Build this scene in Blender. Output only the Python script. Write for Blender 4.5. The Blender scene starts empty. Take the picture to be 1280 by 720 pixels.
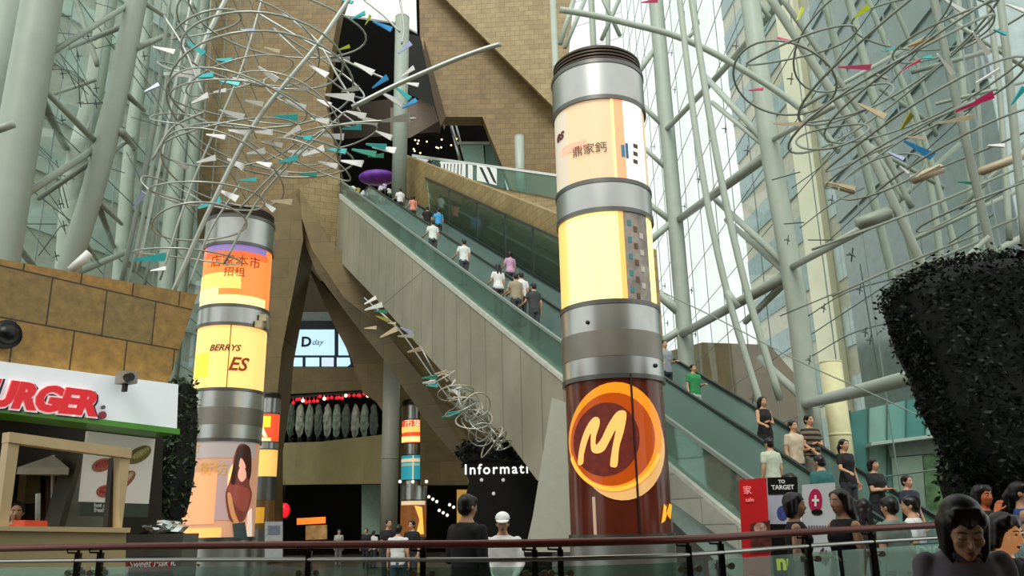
import bpy, bmesh, math, random
from mathutils import Vector, Matrix, noise
rnd = random.Random(7)
S = bpy.context.scene
COL = S.collection
# ---------------------------------------------------------------- camera
W, H, F = 1280, 720, 1033.0
CAM = Vector((0, 0, 1.4))
PITCH, ROLL = math.radians(16.2), math.radians(1.2)
FWD = Vector((0, math.cos(PITCH), math.sin(PITCH)))
UP0 = Vector((0, -math.sin(PITCH), math.cos(PITCH)))
XR = Vector((1, 0, 0))
RIGHT = XR * math.cos(ROLL) - UP0 * math.sin(ROLL)
UP = XR * math.sin(ROLL) + UP0 * math.cos(ROLL)
cd = bpy.data.cameras.new('camera')
cd.sensor_width = 36; cd.lens = 36 * F / W; cd.clip_end = 500
cam = bpy.data.objects.new('camera', cd); COL.objects.link(cam)
m = Matrix((RIGHT, UP, -FWD)).transposed().to_4x4(); m.translation = CAM
cam.matrix_world = m
S.camera = cam
# ---------------------------------------------------------------- light
S.view_settings.view_transform = 'Standard'
S.view_settings.look = 'None'
S.view_settings.gamma = 1.0
S.view_settings.use_curve_mapping = False
S.view_settings.exposure = 0.2
wd = bpy.data.worlds.new('sky'); S.world = wd; wd.use_nodes = True
bg = wd.node_tree.nodes['Background']
bg.inputs[0].default_value = (0.96, 1.0, 0.97, 1); bg.inputs[1].default_value = 1.0
sd = bpy.data.lights.new('sun', 'SUN'); sd.energy = 1.6; sd.angle = math.radians(25); sd.color = (1, .97, .9)
so = bpy.data.objects.new('sun', sd); COL.objects.link(so)
so.rotation_euler = (math.radians(40), math.radians(-14), 0)
try:
    S.cycles.max_bounces = 6; S.cycles.diffuse_bounces = 3; S.cycles.transparent_max_bounces = 24
    S.cycles.caustics_reflective = False; S.cycles.caustics_refractive = False
except Exception: pass

# ---------------------------------------------------------------- helpers
def ray(px, py): return FWD + RIGHT * ((px - 640) / F) + UP * ((360 - py) / F)
def at(px, py, Y):
    d = ray(px, py); return CAM + d * (Y / d.y)
def proj(p):
    q = Vector(p) - CAM; z = q.dot(FWD)
    return (640 + F * q.dot(RIGHT) / z, 360 - F * q.dot(UP) / z)
def hit(px, py, P0, n):
    d = ray(px, py); return CAM + d * ((P0 - CAM).dot(n) / d.dot(n))
def lin(h):
    h = h.lstrip('#'); o = []
    for i in (0, 2, 4):
        c = int(h[i:i+2], 16) / 255
        o.append(c / 12.92 if c <= .04045 else ((c + .055) / 1.055) ** 2.4)
    return (*o, 1)
MATS = {}
def mat(name, hexc, rough=.6, metal=0, noise=.12, nscale=6, emit=None, estr=1.0, spec=.5, bump=0):
    if name in MATS: return MATS[name]
    m = bpy.data.materials.new(name); m.use_nodes = True; MATS[name] = m
    nt = m.node_tree; b = nt.nodes['Principled BSDF']
    c = lin(hexc)
    b.inputs['Roughness'].default_value = rough; b.inputs['Metallic'].default_value = metal
    b.inputs['Specular IOR Level'].default_value = spec
    if noise:
        tc = nt.nodes.new('ShaderNodeTexCoord'); nz = nt.nodes.new('ShaderNodeTexNoise')
        nz.inputs['Scale'].default_value = nscale; nz.inputs['Detail'].default_value = 4
        nt.links.new(tc.outputs['Object'], nz.inputs['Vector'])
        r = nt.nodes.new('ShaderNodeValToRGB')
        r.color_ramp.elements[0].position = .3; r.color_ramp.elements[1].position = .7
        r.color_ramp.elements[0].color = tuple(x * (1 - noise) for x in c[:3]) + (1,)
        r.color_ramp.elements[1].color = tuple(min(1, x * (1 + noise)) for x in c[:3]) + (1,)
        nt.links.new(nz.outputs['Fac'], r.inputs[0]); nt.links.new(r.outputs[0], b.inputs['Base Color'])
        if bump:
            bp = nt.nodes.new('ShaderNodeBump'); bp.inputs['Strength'].default_value = bump
            nt.links.new(nz.outputs['Fac'], bp.inputs['Height']); nt.links.new(bp.outputs[0], b.inputs['Normal'])
    else: b.inputs['Base Color'].default_value = c
    if emit:
        b.inputs['Emission Color'].default_value = lin(emit); b.inputs['Emission Strength'].default_value = estr
    return m
def stone(name, c1, c2, mortar, bw, bh, off=.5, rough=.55, ms=.012, nscale=1.2, rot=0, mott=.45):
    if name in MATS: return MATS[name]
    m = bpy.data.materials.new(name); m.use_nodes = True; MATS[name] = m
    nt = m.node_tree; b = nt.nodes['Principled BSDF']; b.inputs['Roughness'].default_value = rough
    tc = nt.nodes.new('ShaderNodeTexCoord'); mp = nt.nodes.new('ShaderNodeMapping')
    mp.inputs['Rotation'].default_value = (0, 0, rot)
    br = nt.nodes.new('ShaderNodeTexBrick'); br.offset = off
    br.inputs['Color1'].default_value = lin(c1); br.inputs['Color2'].default_value = lin(c2); br.inputs['Mortar'].default_value = lin(mortar)
    br.inputs['Scale'].default_value = 1; br.inputs['Brick Width'].default_value = bw; br.inputs['Row Height'].default_value = bh
    br.inputs['Mortar Size'].default_value = ms; br.inputs['Bias'].default_value = -.1
    nz = nt.nodes.new('ShaderNodeTexNoise'); nz.inputs['Scale'].default_value = nscale; nz.inputs['Detail'].default_value = 8; nz.inputs['Roughness'].default_value = .65
    mx = nt.nodes.new('ShaderNodeMix'); mx.data_type = 'RGBA'; mx.blend_type = 'OVERLAY'; mx.inputs[0].default_value = mott
    L = nt.links.new
    L(tc.outputs['Object'], mp.inputs[0]); L(mp.outputs[0], br.inputs['Vector']); L(tc.outputs['Object'], nz.inputs['Vector'])
    L(br.outputs['Color'], mx.inputs[6]); L(nz.outputs['Fac'], mx.inputs[7]); L(mx.outputs[2], b.inputs['Base Color'])
    bp = nt.nodes.new('ShaderNodeBump'); bp.inputs['Strength'].default_value = .25; bp.inputs['Distance'].default_value = .02; bp.invert = True
    L(br.outputs['Fac'], bp.inputs['Height']); L(bp.outputs[0], b.inputs['Normal'])
    return m
def glass(name, hexc, alpha=.12, rough=.03, refl=.5):
    if name in MATS: return MATS[name]
    m = bpy.data.materials.new(name); m.use_nodes = True; MATS[name] = m
    nt = m.node_tree; nt.nodes.remove(nt.nodes['Principled BSDF']); out = nt.nodes['Material Output']
    tr = nt.nodes.new('ShaderNodeBsdfTransparent'); tr.inputs[0].default_value = lin(hexc)
    df = nt.nodes.new('ShaderNodeBsdfDiffuse'); df.inputs[0].default_value = lin(hexc)
    gl = nt.nodes.new('ShaderNodeBsdfGlossy'); gl.inputs['Roughness'].default_value = rough
    fr = nt.nodes.new('ShaderNodeFresnel'); fr.inputs[0].default_value = 1.45
    mu = nt.nodes.new('ShaderNodeMath'); mu.operation = 'MULTIPLY'; mu.inputs[1].default_value = refl
    m1 = nt.nodes.new('ShaderNodeMixShader'); m1.inputs[0].default_value = alpha
    m2 = nt.nodes.new('ShaderNodeMixShader'); L = nt.links.new
    L(tr.outputs[0], m1.inputs[1]); L(df.outputs[0], m1.inputs[2])
    L(fr.outputs[0], mu.inputs[0]); L(mu.outputs[0], m2.inputs[0])
    L(m1.outputs[0], m2.inputs[1]); L(gl.outputs[0], m2.inputs[2]); L(m2.outputs[0], out.inputs[0])
    return m

def wm(o):
    if o.parent is None: return o.matrix_basis.copy()
    return wm(o.parent) @ o.matrix_parent_inverse @ o.matrix_basis
def par(o, p):
    o.parent = p; o.matrix_parent_inverse = wm(p).inverted()
def tag(o, label, cat, group=None, kind=None):
    o['label'] = label; o['category'] = cat
    if group: o['group'] = group
    if kind: o['kind'] = kind
    return o
def thing(name, label, cat, loc=(0, 0, 0), group=None, kind=None):
    o = bpy.data.objects.new(name, None); COL.objects.link(o); o.location = loc; o.empty_display_size = .2
    return tag(o, label, cat, group, kind)
def link(name, me, m=None, parent=None, mw=None, smooth=False):
    o = bpy.data.objects.new(name, me); COL.objects.link(o)
    if m is not None:
        for k in (m if isinstance(m, (list, tuple)) else [m]): me.materials.append(k)
    if mw is not None: o.matrix_basis = mw
    if parent is not None: par(o, parent)
    if smooth:
        for p in me.polygons: p.use_smooth = True
    return o
def obj(name, bm, m=None, parent=None, mw=None, smooth=False, center=True):
    """bmesh -> object; world-space vertices get an origin at their bottom centre"""
    bmesh.ops.recalc_face_normals(bm, faces=bm.faces)
    if mw is None and center and bm.verts:
        xs = [v.co for v in bm.verts]
        c = Vector(((min(v.x for v in xs) + max(v.x for v in xs)) / 2, (min(v.y for v in xs) + max(v.y for v in xs)) / 2, min(v.z for v in xs)))
        bmesh.ops.translate(bm, verts=bm.verts, vec=-c); mw = Matrix.Translation(c)
    me = bpy.data.meshes.new(name); bm.to_mesh(me); bm.free()
    return link(name, me, m, parent, mw, smooth)
def box(bm, lo, hi):
    x0, y0, z0 = lo; x1, y1, z1 = hi
    v = [bm.verts.new(p) for p in ((x0,y0,z0),(x1,y0,z0),(x1,y1,z0),(x0,y1,z0),(x0,y0,z1),(x1,y0,z1),(x1,y1,z1),(x0,y1,z1))]
    for f in ((0,3,2,1),(4,5,6,7),(0,1,5,4),(1,2,6,5),(2,3,7,6),(3,0,4,7)): bm.faces.new([v[i] for i in f])
    return v
def sweep(bm, pts, r, n=10, closed=False, rs=None):
    pts = [Vector(p) for p in pts]; N = len(pts); rings = []; ref = None
    for i, p in enumerate(pts):
        a = pts[i-1] if (i or closed) else p; b = pts[(i+1) % N] if (i < N-1 or closed) else p
        t = (b - a).normalized()
        if ref is None:
            ref = Vector((0, 0, 1)) if abs(t.z) < .9 else Vector((1, 0, 0))
            ref = ref.cross(t).normalized()
        ref = (ref - t * ref.dot(t)).normalized(); bi = t.cross(ref)
        rr = rs[i] if rs else r
        rings.append([bm.verts.new(p + (ref * math.cos(k*2*math.pi/n) + bi * math.sin(k*2*math.pi/n)) * rr) for k in range(n)])
    for i in range(N if closed else N-1):
        A, B = rings[i], rings[(i+1) % N]
        if closed and i == N-1:
            k0 = min(range(n), key=lambda k: (B[k].co - A[0].co).length); B = B[k0:] + B[:k0]
        for k in range(n): bm.faces.new((A[k], A[(k+1) % n], B[(k+1) % n], B[k]))
    if not closed:
        bm.faces.new(list(reversed(rings[0]))); bm.faces.new(rings[-1])
def smooth_path(pts, k=6):
    P = [Vector(p) for p in pts]; out = []
    if len(P) < 3: return P
    Q = [P[0]*2 - P[1]] + P + [P[-1]*2 - P[-2]]
    for i in range(1, len(Q)-2):
        for j in range(k):
            t = j / k; a, b, c, d = Q[i-1], Q[i], Q[i+1], Q[i+2]
            out.append(.5 * ((2*b) + (c - a)*t + (2*a - 5*b + 4*c - d)*t*t + (3*b - a - 3*c + d)*t**3))
    return out + [P[-1]]
def tube(name, pts, r, m, parent=None, n=10, curved=False):
    bm = bmesh.new(); sweep(bm, smooth_path(pts) if curved else pts, r, n)
    return obj(name, bm, m, parent, smooth=True)
def ptube(name, pix, Ys, wpx, m, parent=None, n=10, curved=True):
    if not isinstance(Ys, (list, tuple)): Ys = [Ys] * len(pix)
    pts = [at(x, y, Y) for (x, y), Y in zip(pix, Ys)]
    r = wpx / F * (sum(Ys) / len(Ys)) / 2
    return tube(name, pts, r, m, parent, n, curved and len(pts) > 2)
def frame_mw(P0, u, v):
    u = u.normalized(); n = u.cross(v).normalized(); v = n.cross(u)
    M = Matrix((u, v, n)).transposed().to_4x4(); M.translation = P0
    return M
def py_plane(Y, yaw=0, lean=0, px=640, py=600):
    """vertical plane through the view point (px,py) at depth Y; yaw>0 turns its face to the right"""
    P = at(px, py, Y); a = math.radians(yaw); l = math.radians(lean)
    u = Vector((math.cos(a), math.sin(a), 0)); n = Vector((math.sin(a), -math.cos(a), 0))
    v = Vector((0, 0, 1)) * math.cos(l) - n * math.sin(l)
    return (P, u, v)
def slab_bm(pix, plane, t, front=0, local=None):
    P0, u, v = plane; M = frame_mw(P0, u, v); n = M.to_3x3() @ Vector((0, 0, 1)); Mi = M.inverted()
    pts = [Mi @ hit(x, y, P0, n) for x, y in pix] if local is None else [Vector((a, b, 0)) for a, b in local]
    bm = bmesh.new()
    A = [bm.verts.new((p.x, p.y, front)) for p in pts]; B = [bm.verts.new((p.x, p.y, front - t)) for p in pts]
    bm.faces.new(A); bm.faces.new(list(reversed(B)))
    for i in range(len(A)):
        j = (i + 1) % len(A); bm.faces.new((A[i], B[i], B[j], A[j]))
    return bm, M
def slab(name, pix, plane, t, m, parent=None, front=0, local=None):
    bm, M = slab_bm(pix, plane, t, front, local)
    return obj(name, bm, m, parent, mw=M)
def text_mesh(s, size, ext=.01, shear=0, off=0, align='LEFT', space=1.0):
    c = bpy.data.curves.new('lettering', 'FONT'); c.body = s; c.size = size; c.extrude = ext; c.shear = shear; c.offset = off; c.align_x = align; c.space_character = space
    c.resolution_u = 3
    o = bpy.data.objects.new('lettering', c); COL.objects.link(o)
    dg = bpy.context.evaluated_depsgraph_get(); me = bpy.data.meshes.new_from_object(o.evaluated_get(dg))
    bpy.data.objects.remove(o); bpy.data.curves.remove(c)
    me.materials.clear()
    return me
def sign_text(name, s, size, M, m, parent, ext=.008, shear=0, off=0, align='LEFT', space=1.0):
    return link(name, text_mesh(s, size, ext, shear, off, align, space), m, parent, M)
# ---------------------------------------------------------------- materials
STONE = stone('tan_stone', '#886f45', '#775f39', '#584627', .62, .36)
STONE_L = stone('pale_tan_stone', '#a08a60', '#8f7a50', '#705e3b', .62, .36)
STONE_B = stone('brown_stone', '#7d683f', '#6e5a36', '#524226', 1.6, 1.1, ms=.008)
STONE_K = stone('ochre_travertine', '#a67d36', '#82703e', '#3a2c14', .72, .62, rough=.4, ms=.011, nscale=7, mott=.9)
CLAD = stone('grey_panel', '#9c9683', '#938d7b', '#676253', 1.15, 9, off=0, rough=.45, ms=.02, nscale=.5)
CLAD_L = stone('pale_grey_tile', '#b5b6aa', '#a8aa9e', '#83857b', .9, .45, off=0, rough=.4)
STEEL = mat('brushed_steel', '#b9bab6', .28, 1, .05, 3)
STEEL_D = mat('dark_steel', '#6f6f6b', .35, .9, .05, 3)
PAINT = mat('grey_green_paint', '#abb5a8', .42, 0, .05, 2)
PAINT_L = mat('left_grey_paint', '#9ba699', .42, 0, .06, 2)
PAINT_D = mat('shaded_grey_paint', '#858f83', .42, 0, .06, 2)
TUBE = mat('satin_aluminium', '#aeb3aa', .35, .6, .05, 3)
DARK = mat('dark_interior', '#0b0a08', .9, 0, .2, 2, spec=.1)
BLACK = mat('black_metal', '#0d0d0d', .4, .2, .05)
WHITE = mat('white_paint', '#e6e8e4', .5, 0, .03)
CONC = mat('grey_column_paint', '#8f8d80', .5, 0, .06, 2)
G_WALL = glass('facade_glass', '#fafdfb', .006, .02, .08)
G_TEAL = glass('green_glass', '#c6e2d8', .11, .03, .7)
G_RAIL = glass('railing_glass', '#cfe2d9', .035, .03, .5)
# ---------------------------------------------------------------- floor, back of the hall
bm = bmesh.new(); box(bm, (-30, -8, -.4), (40, 75, 0))
FLOORM = stone('polished_floor', '#6a6455', '#5d584b', '#3c382f', 1.2, 1.2, off=0, rough=.18)
tag(obj('floor', bm, FLOORM), 'polished grey stone floor of the atrium', 'floor', kind='structure')
bm = bmesh.new(); box(bm, (-16, -6.4, 0), (16, -6, 12))
tag(obj('wall_front_blocker', bm, STONE_B), 'unseen tan stone wall added behind the viewer to block light', 'wall', kind='structure')  # unseen wall, added to cut the light coming from behind
bm = bmesh.new(); box(bm, (-16, -6, 5.6), (16, 5.1, 6.0))
tag(obj('shade_ceiling', bm, mat('shade_ceiling_white', '#cfcabd', .8)), 'flat ceiling added out of view to shade the foreground', 'shade_ceiling', kind='structure')  # out-of-view slab added to keep light off the foreground

# big stone facade, Y about 48
PF = py_plane(48)
def wall(name, pix, plane, t, m, label):
    return tag(slab(name, pix, plane, t, m), label, 'wall', kind='structure')
wall('wall_back_right', [(523,-40),(705,-40),(705,330),(648,262),(640,238),(603,146),(555,146),(553,152),(525,45)], PF, 1.2, STONE, 'tan stone tiled wall right of the dark opening')
wall('wall_back_upper', [(519,-40),(720,-40),(704,146),(688,130),(560,2)], py_plane(47.0, -4, 0, 590, 60), .3, STONE_L, 'stone facet, lightened as if sunlit, leaning at the top of the tiled wall')  # paler stone stands in for the brighter light on this facet
wall('wall_back_left', [(268,-40),(442,-40),(424,12),(417,50),(406,122),(424,214),(374,236),(335,262),(330,300),(246,300),(248,180)], py_plane(47.8, 0), 1.2, STONE, 'tan stone tiled wall behind the swirling sculpture')
# opening between the two walls
PO = py_plane(53)
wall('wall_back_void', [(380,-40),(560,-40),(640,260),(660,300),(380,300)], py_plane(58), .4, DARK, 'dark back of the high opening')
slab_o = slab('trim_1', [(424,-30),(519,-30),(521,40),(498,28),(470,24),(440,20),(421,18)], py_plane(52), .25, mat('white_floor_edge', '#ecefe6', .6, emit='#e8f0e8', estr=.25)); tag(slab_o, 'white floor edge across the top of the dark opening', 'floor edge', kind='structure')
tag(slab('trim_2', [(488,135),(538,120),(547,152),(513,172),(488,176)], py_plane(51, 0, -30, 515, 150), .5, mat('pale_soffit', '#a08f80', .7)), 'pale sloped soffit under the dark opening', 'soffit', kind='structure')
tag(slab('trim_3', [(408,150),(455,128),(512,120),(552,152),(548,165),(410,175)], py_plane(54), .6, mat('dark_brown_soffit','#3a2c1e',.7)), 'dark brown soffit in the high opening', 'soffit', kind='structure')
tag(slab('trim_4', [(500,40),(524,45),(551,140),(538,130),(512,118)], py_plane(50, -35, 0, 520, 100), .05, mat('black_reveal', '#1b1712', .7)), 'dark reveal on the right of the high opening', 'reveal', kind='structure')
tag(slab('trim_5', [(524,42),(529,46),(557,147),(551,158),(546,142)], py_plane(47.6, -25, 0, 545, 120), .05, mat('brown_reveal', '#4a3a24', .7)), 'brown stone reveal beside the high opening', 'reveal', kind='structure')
# little lights inside the opening
for i in range(16):
    x = rnd.uniform(515, 572); y = rnd.uniform(172, 205)
    bm = bmesh.new(); bmesh.ops.create_icosphere(bm, subdivisions=1, radius=.07, matrix=Matrix.Translation(at(x, y, 53)))
    tag(obj('ceiling_bulb', bm, mat('warm_bulb', '#ffdcae', .5, emit='#ffd9a8', estr=2.5, noise=0)), 'tiny warm lamp glowing in the dark brown upper opening', 'lamp', 'tiny lamps in the upper opening')
t = thing('glass_lift', 'green glass lift cabin standing in the upper opening', 'lift', at(590, 232, 51))
tube('mast', [at(562,150,51), at(577,208,51)], .12, STEEL, t)
tube('mast', [at(568,150,51.4), at(583,208,51.4)], .08, STEEL, t)
slab('glass_panel', [(576,180),(604,180),(606,206),(581,205)], py_plane(51), .1, mat('lift_green','#8fb0a2',.3), t)
slab('glass_panel', [(606,180),(622,180),(630,208),(607,206)], py_plane(51.2), .1, mat('lift_green2','#6f9486',.3), t)
slab('lift_shaft', [(578,206),(630,208),(632,300),(580,300)], py_plane(51.3), .2, mat('lift_green2','#6f9486',.3), t)
slab('top_rail', [(572,177),(612,177),(612,180),(572,180)], py_plane(50.8), .15, PAINT, t)

bm = bmesh.new(); a_, b_ = at(520, 232, 46), at(700, 232, 46); zf = at(700, 252, 44).z - .2; box(bm, (a_.x, 45.4, zf-.5), (b_.x+3, 57, zf))
tag(obj('floor_gallery', bm, mat('gallery_floor', '#6a6252', .5)), 'upper gallery floor slab behind the tan parapet', 'floor', kind='structure')
# upper gallery: stone parapet, glass and posters
PG = py_plane(44, -14, 0, 610, 230)
wall('wall_gallery', [(524,214),(560,222),(640,238),(705,250),(705,320),(640,275),(585,250),(530,222)], PG, .8, STONE_L, 'tan stone parapet under the upper gallery glass')
g = thing('gallery_balustrade', 'glass balustrade on the upper stone gallery parapet', 'balustrade', at(600, 232, 44))
slab('glass_panel', [(518,196),(560,202),(560,222),(518,212)], PG, .04, G_TEAL, g, .1)
slab('glass_panel', [(560,202),(630,211),(630,236),(560,222)], PG, .04, G_TEAL, g, .1)
slab('glass_panel', [(630,211),(705,222),(705,250),(630,236)], PG, .04, G_TEAL, g, .1)
slab('top_rail', [(516,194),(705,220),(705,223),(516,197)], PG, .1, STEEL, g, .15)
for i, (q, lab) in enumerate([([(521,198),(541,202),(523,213)], 'white triangular poster behind the upper gallery glass, leftmost'), ([(552,203),(583,206),(583,226),(552,220)], 'wide white poster with black strokes behind the upper gallery glass'), ([(586,207),(592,208),(592,227),(586,226)], 'narrow white poster strip behind the upper gallery glass'), ([(597,207),(622,212),(622,233),(597,227)], 'white poster with diagonal black bars behind the upper gallery glass')]):
    p = slab('poster', q, PG, .03, WHITE, front=.16); tag(p, lab, 'poster', 'white posters along the upper gallery')
    if i == 1:
        for k in range(6):
            x = 556 + k*4.3; slab('printed_stroke', [(x,206),(x+1.2,206.5),(x+.3+rnd.uniform(-1,1),220),(x-.6,219)], PG, .01, BLACK, p, .175)
    if i == 3:
        for k in (0, 9): slab('printed_bar', [(600+k,210),(604+k,211),(613+k,231),(609+k,229)], PG, .01, BLACK, p, .175)
    if i == 0: slab('printed_bar', [(526,212),(538,201),(541,202),(530,212)], PG, .01, BLACK, p, .175)

# the A of stone: legs, beam
wall('wall_left_leg', [(332,262),(374,235),(379,300),(352,440),(346,500),(337,560),(337,700),(300,700)], py_plane(43), 2.5, STONE_B, 'brown stone leg left of the dark triangular gap')
wall('wall_gap_end', [(374,235),(425,212),(425,250),(418,318),(408,312)], py_plane(41, 25, 0, 400, 260), 1.0, STONE_L, 'tan stone end face below the escalator landing')
wall('wall_beam_side', [(374,235),(412,302),(436,318),(500,372),(590,478),(650,560),(672,598),(640,610),(600,596),(556,520),(527,470),(480,412),(430,372),(390,312),(377,272)], py_plane(40), .25, STONE_B, 'brown stone diagonal beam below the escalator')
wall('wall_beam_under', [(374,236),(440,372),(480,412),(527,472),(556,522),(602,598),(577,580),(533,527),(480,450),(438,398),(395,340),(379,298)], py_plane(40.5, -30, 0, 480, 430), 1.0, stone('shaded_brown_stone', '#6e5a38', '#604e30', '#463820', 1.6, 1.1), 'shaded underside of the diagonal stone beam')  # darker copy of the brown stone puts shade into the underside's colour
wall('wall_inner_beam', [(383,330),(398,348),(440,400),(482,452),(482,520),(470,502),(453,490),(438,445),(417,405)], py_plane(46), 2.0, STONE_B, 'second thinner brown stone beam inside the gap')
# gap back
wall('wall_gap_back', [(320,380),(600,380),(600,720),(320,720)], py_plane(60), .5, STONE_B, 'stone back wall inside the triangular gap')
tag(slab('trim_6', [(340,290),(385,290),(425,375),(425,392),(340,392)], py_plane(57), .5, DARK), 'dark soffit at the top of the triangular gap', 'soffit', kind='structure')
tag(slab('trim_7', [(366,352),(392,350),(416,393),(354,393)], py_plane(56), .4, mat('brown_soffit', '#6a5a44', .7)), 'brown soffit above the shop window in the gap', 'soffit', kind='structure')
tag(slab('trim_8', [(348,390),(420,390),(424,401),(346,401)], py_plane(55.6), .6, mat('grey_band', '#a3aca6', .6)), 'pale grey band above the shop window in the gap', 'lintel', kind='structure')
# window screen with D day
PW = py_plane(55.2, 0, 0, 395, 430)
w = thing('shop_window', 'backlit blue-white shop window reading D day inside the triangular gap', 'window', at(395, 460, 55))
slab('frame', [(340,401),(432,401),(446,460),(340,460)], py_plane(55.5), .3, mat('navy_frame', '#11181f', .4), w)
WL = mat('window_glow', '#c6e4f2', .4, noise=0, emit='#bfe2f2', estr=.85)
WL2 = mat('window_glow_violet', '#cfdcf4', .4, noise=0, emit='#c4d4f4', estr=.85)
for q, mm in (([(350,412),(359,412),(359,445),(349,445)], WL), ([(363,412),(418,412),(418,444),(363,444)], WL), ([(423,415),(427,420),(436,444),(423,444)], WL), ([(349,447),(359,447),(359,458),(347,458)], WL), ([(362,447),(378,447),(378,458),(362,458)], WL), ([(382,447),(399,447),(399,458),(382,458)], WL), ([(402,447),(417,447),(417,458),(402,458)], WL2), ([(421,447),(437,447),(438,455),(434,458),(421,458)], WL)):
    slab('pane', q, PW, .04, mm, w)
M = frame_mw(at(376, 433, 55.1), Vector((1,0,0)), Vector((0,0,1)))
sign_text('lettering', 'D', .95, M, BLACK, w, .02, off=.03)
M = frame_mw(at(389.5, 431, 55.1), Vector((1,0,0)), Vector((0,0,1)))
sign_text('lettering', 'day', .55, M, mat('grey_ink', '#8a97a8', .6, noise=0), w, .02, shear=.3)
wall('wall_gap_parapet', [(338,459),(452,459),(500,540),(338,540)], py_plane(54), .6, STONE_B, 'stone parapet below the shop window in the gap')

# curved balcony
def arc_wall(name, top, bot, Ys, t, m, label):
    bm = bmesh.new(); A = []
    for (x, y), (x2, y2), Y in zip(top, bot, Ys):
        a = at(x, y, Y); b = at(x2, y2, Y); b.x = a.x
        A.append((bm.verts.new(a), bm.verts.new(b), bm.verts.new(a + Vector((0, t, 0))), bm.verts.new(b + Vector((0, t, 0)))))
    for p, q in zip(A, A[1:]):
        bm.faces.new((p[0], p[1], q[1], q[0])); bm.faces.new((p[2], q[2], q[3], p[3])); bm.faces.new((p[0], q[0], q[2], p[2])); bm.faces.new((p[1], p[3], q[3], q[1]))
    for p in (A[0], A[-1]): bm.faces.new((p[0], p[2], p[3], p[1]))
    return tag(obj(name, bm, m), label, 'wall', kind='structure')
xs = [300, 340, 370, 400, 430, 455, 482]
arc_wall('wall_balcony', [(x, 554 - max(0, (x-340))*.03 - max(0, x-400)*.085) for x in xs], [(x, 606 - (x-340)*.01) for x in xs], [53, 52.6, 52, 51, 49.5, 48, 46], .5, mat('balcony_render', '#94875f', .6, 0, .08, 2), 'curved tan balcony front above the dark shops')
wall('wall_hall_right', [(525,478),(560,500),(580,575),(586,606),(525,606)], py_plane(47), .8, STONE_B, 'brown stone wall over the dark shop beside the small lit pillar')
# dark shops below
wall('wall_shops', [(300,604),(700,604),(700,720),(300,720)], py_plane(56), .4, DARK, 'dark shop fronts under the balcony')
tag(slab('trim_9', [(452,606),(486,606),(486,668),(452,668)], py_plane(50), .6, mat('pale_teal_panel', '#7f9c8c', .5)), 'pale teal wall panel beside the grey round column', 'panel', kind='structure')
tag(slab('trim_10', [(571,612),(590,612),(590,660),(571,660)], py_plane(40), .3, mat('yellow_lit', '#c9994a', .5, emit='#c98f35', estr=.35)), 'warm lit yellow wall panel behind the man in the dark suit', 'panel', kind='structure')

# columns of the building
def cyl(name, px0, py0, px1, py1, Y, wpx, m, label, n=28):
    a = at(px0, py0, Y); b = at(px1, py1, Y); b.x = a.x; b.y = a.y
    r = wpx/F*Y/2
    bm = bmesh.new(); sweep(bm, [a, b], r, n)
    ring = bmesh.new()
    t = thing(name, label, 'column', (a.x, a.y, min(a.z, b.z)))
    obj('shaft', bm, m, t, smooth=False)
    lo, hi = min(a.z, b.z), max(a.z, b.z); nn = max(2, int((hi-lo)/4))
    for k in range(nn+1):
        z = lo + (hi-lo)*k/nn
        sweep(ring, [(a.x, a.y, max(lo, z-.05)), (a.x, a.y, min(hi, z+.05))], r*1.012, n)
    obj('joint_ring', ring, m, t)
    for o in t.children:
        for p in o.data.polygons: p.use_smooth = len(p.vertices) == 4
    return t
cyl('round_column', 490, 452, 490, 702, 44, 21, CONC, 'grey round column rising from the hall floor beside the small lit pillar')
cyl('round_column', 503, 22, 498, 252, 42, 20, mat('column_grey_green','#9aa498',.5,0,.05), 'grey-green round column in front of the high dark opening')
t = cyl('slim_column', 690, -30, 706, 480, 32, 9, PAINT, 'slim pale green column behind the big advertising pillar')
cyl('slim_post', 649, 170, 650, 256, 46, 13, PAINT, 'short pale round post on the upper gallery')
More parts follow.
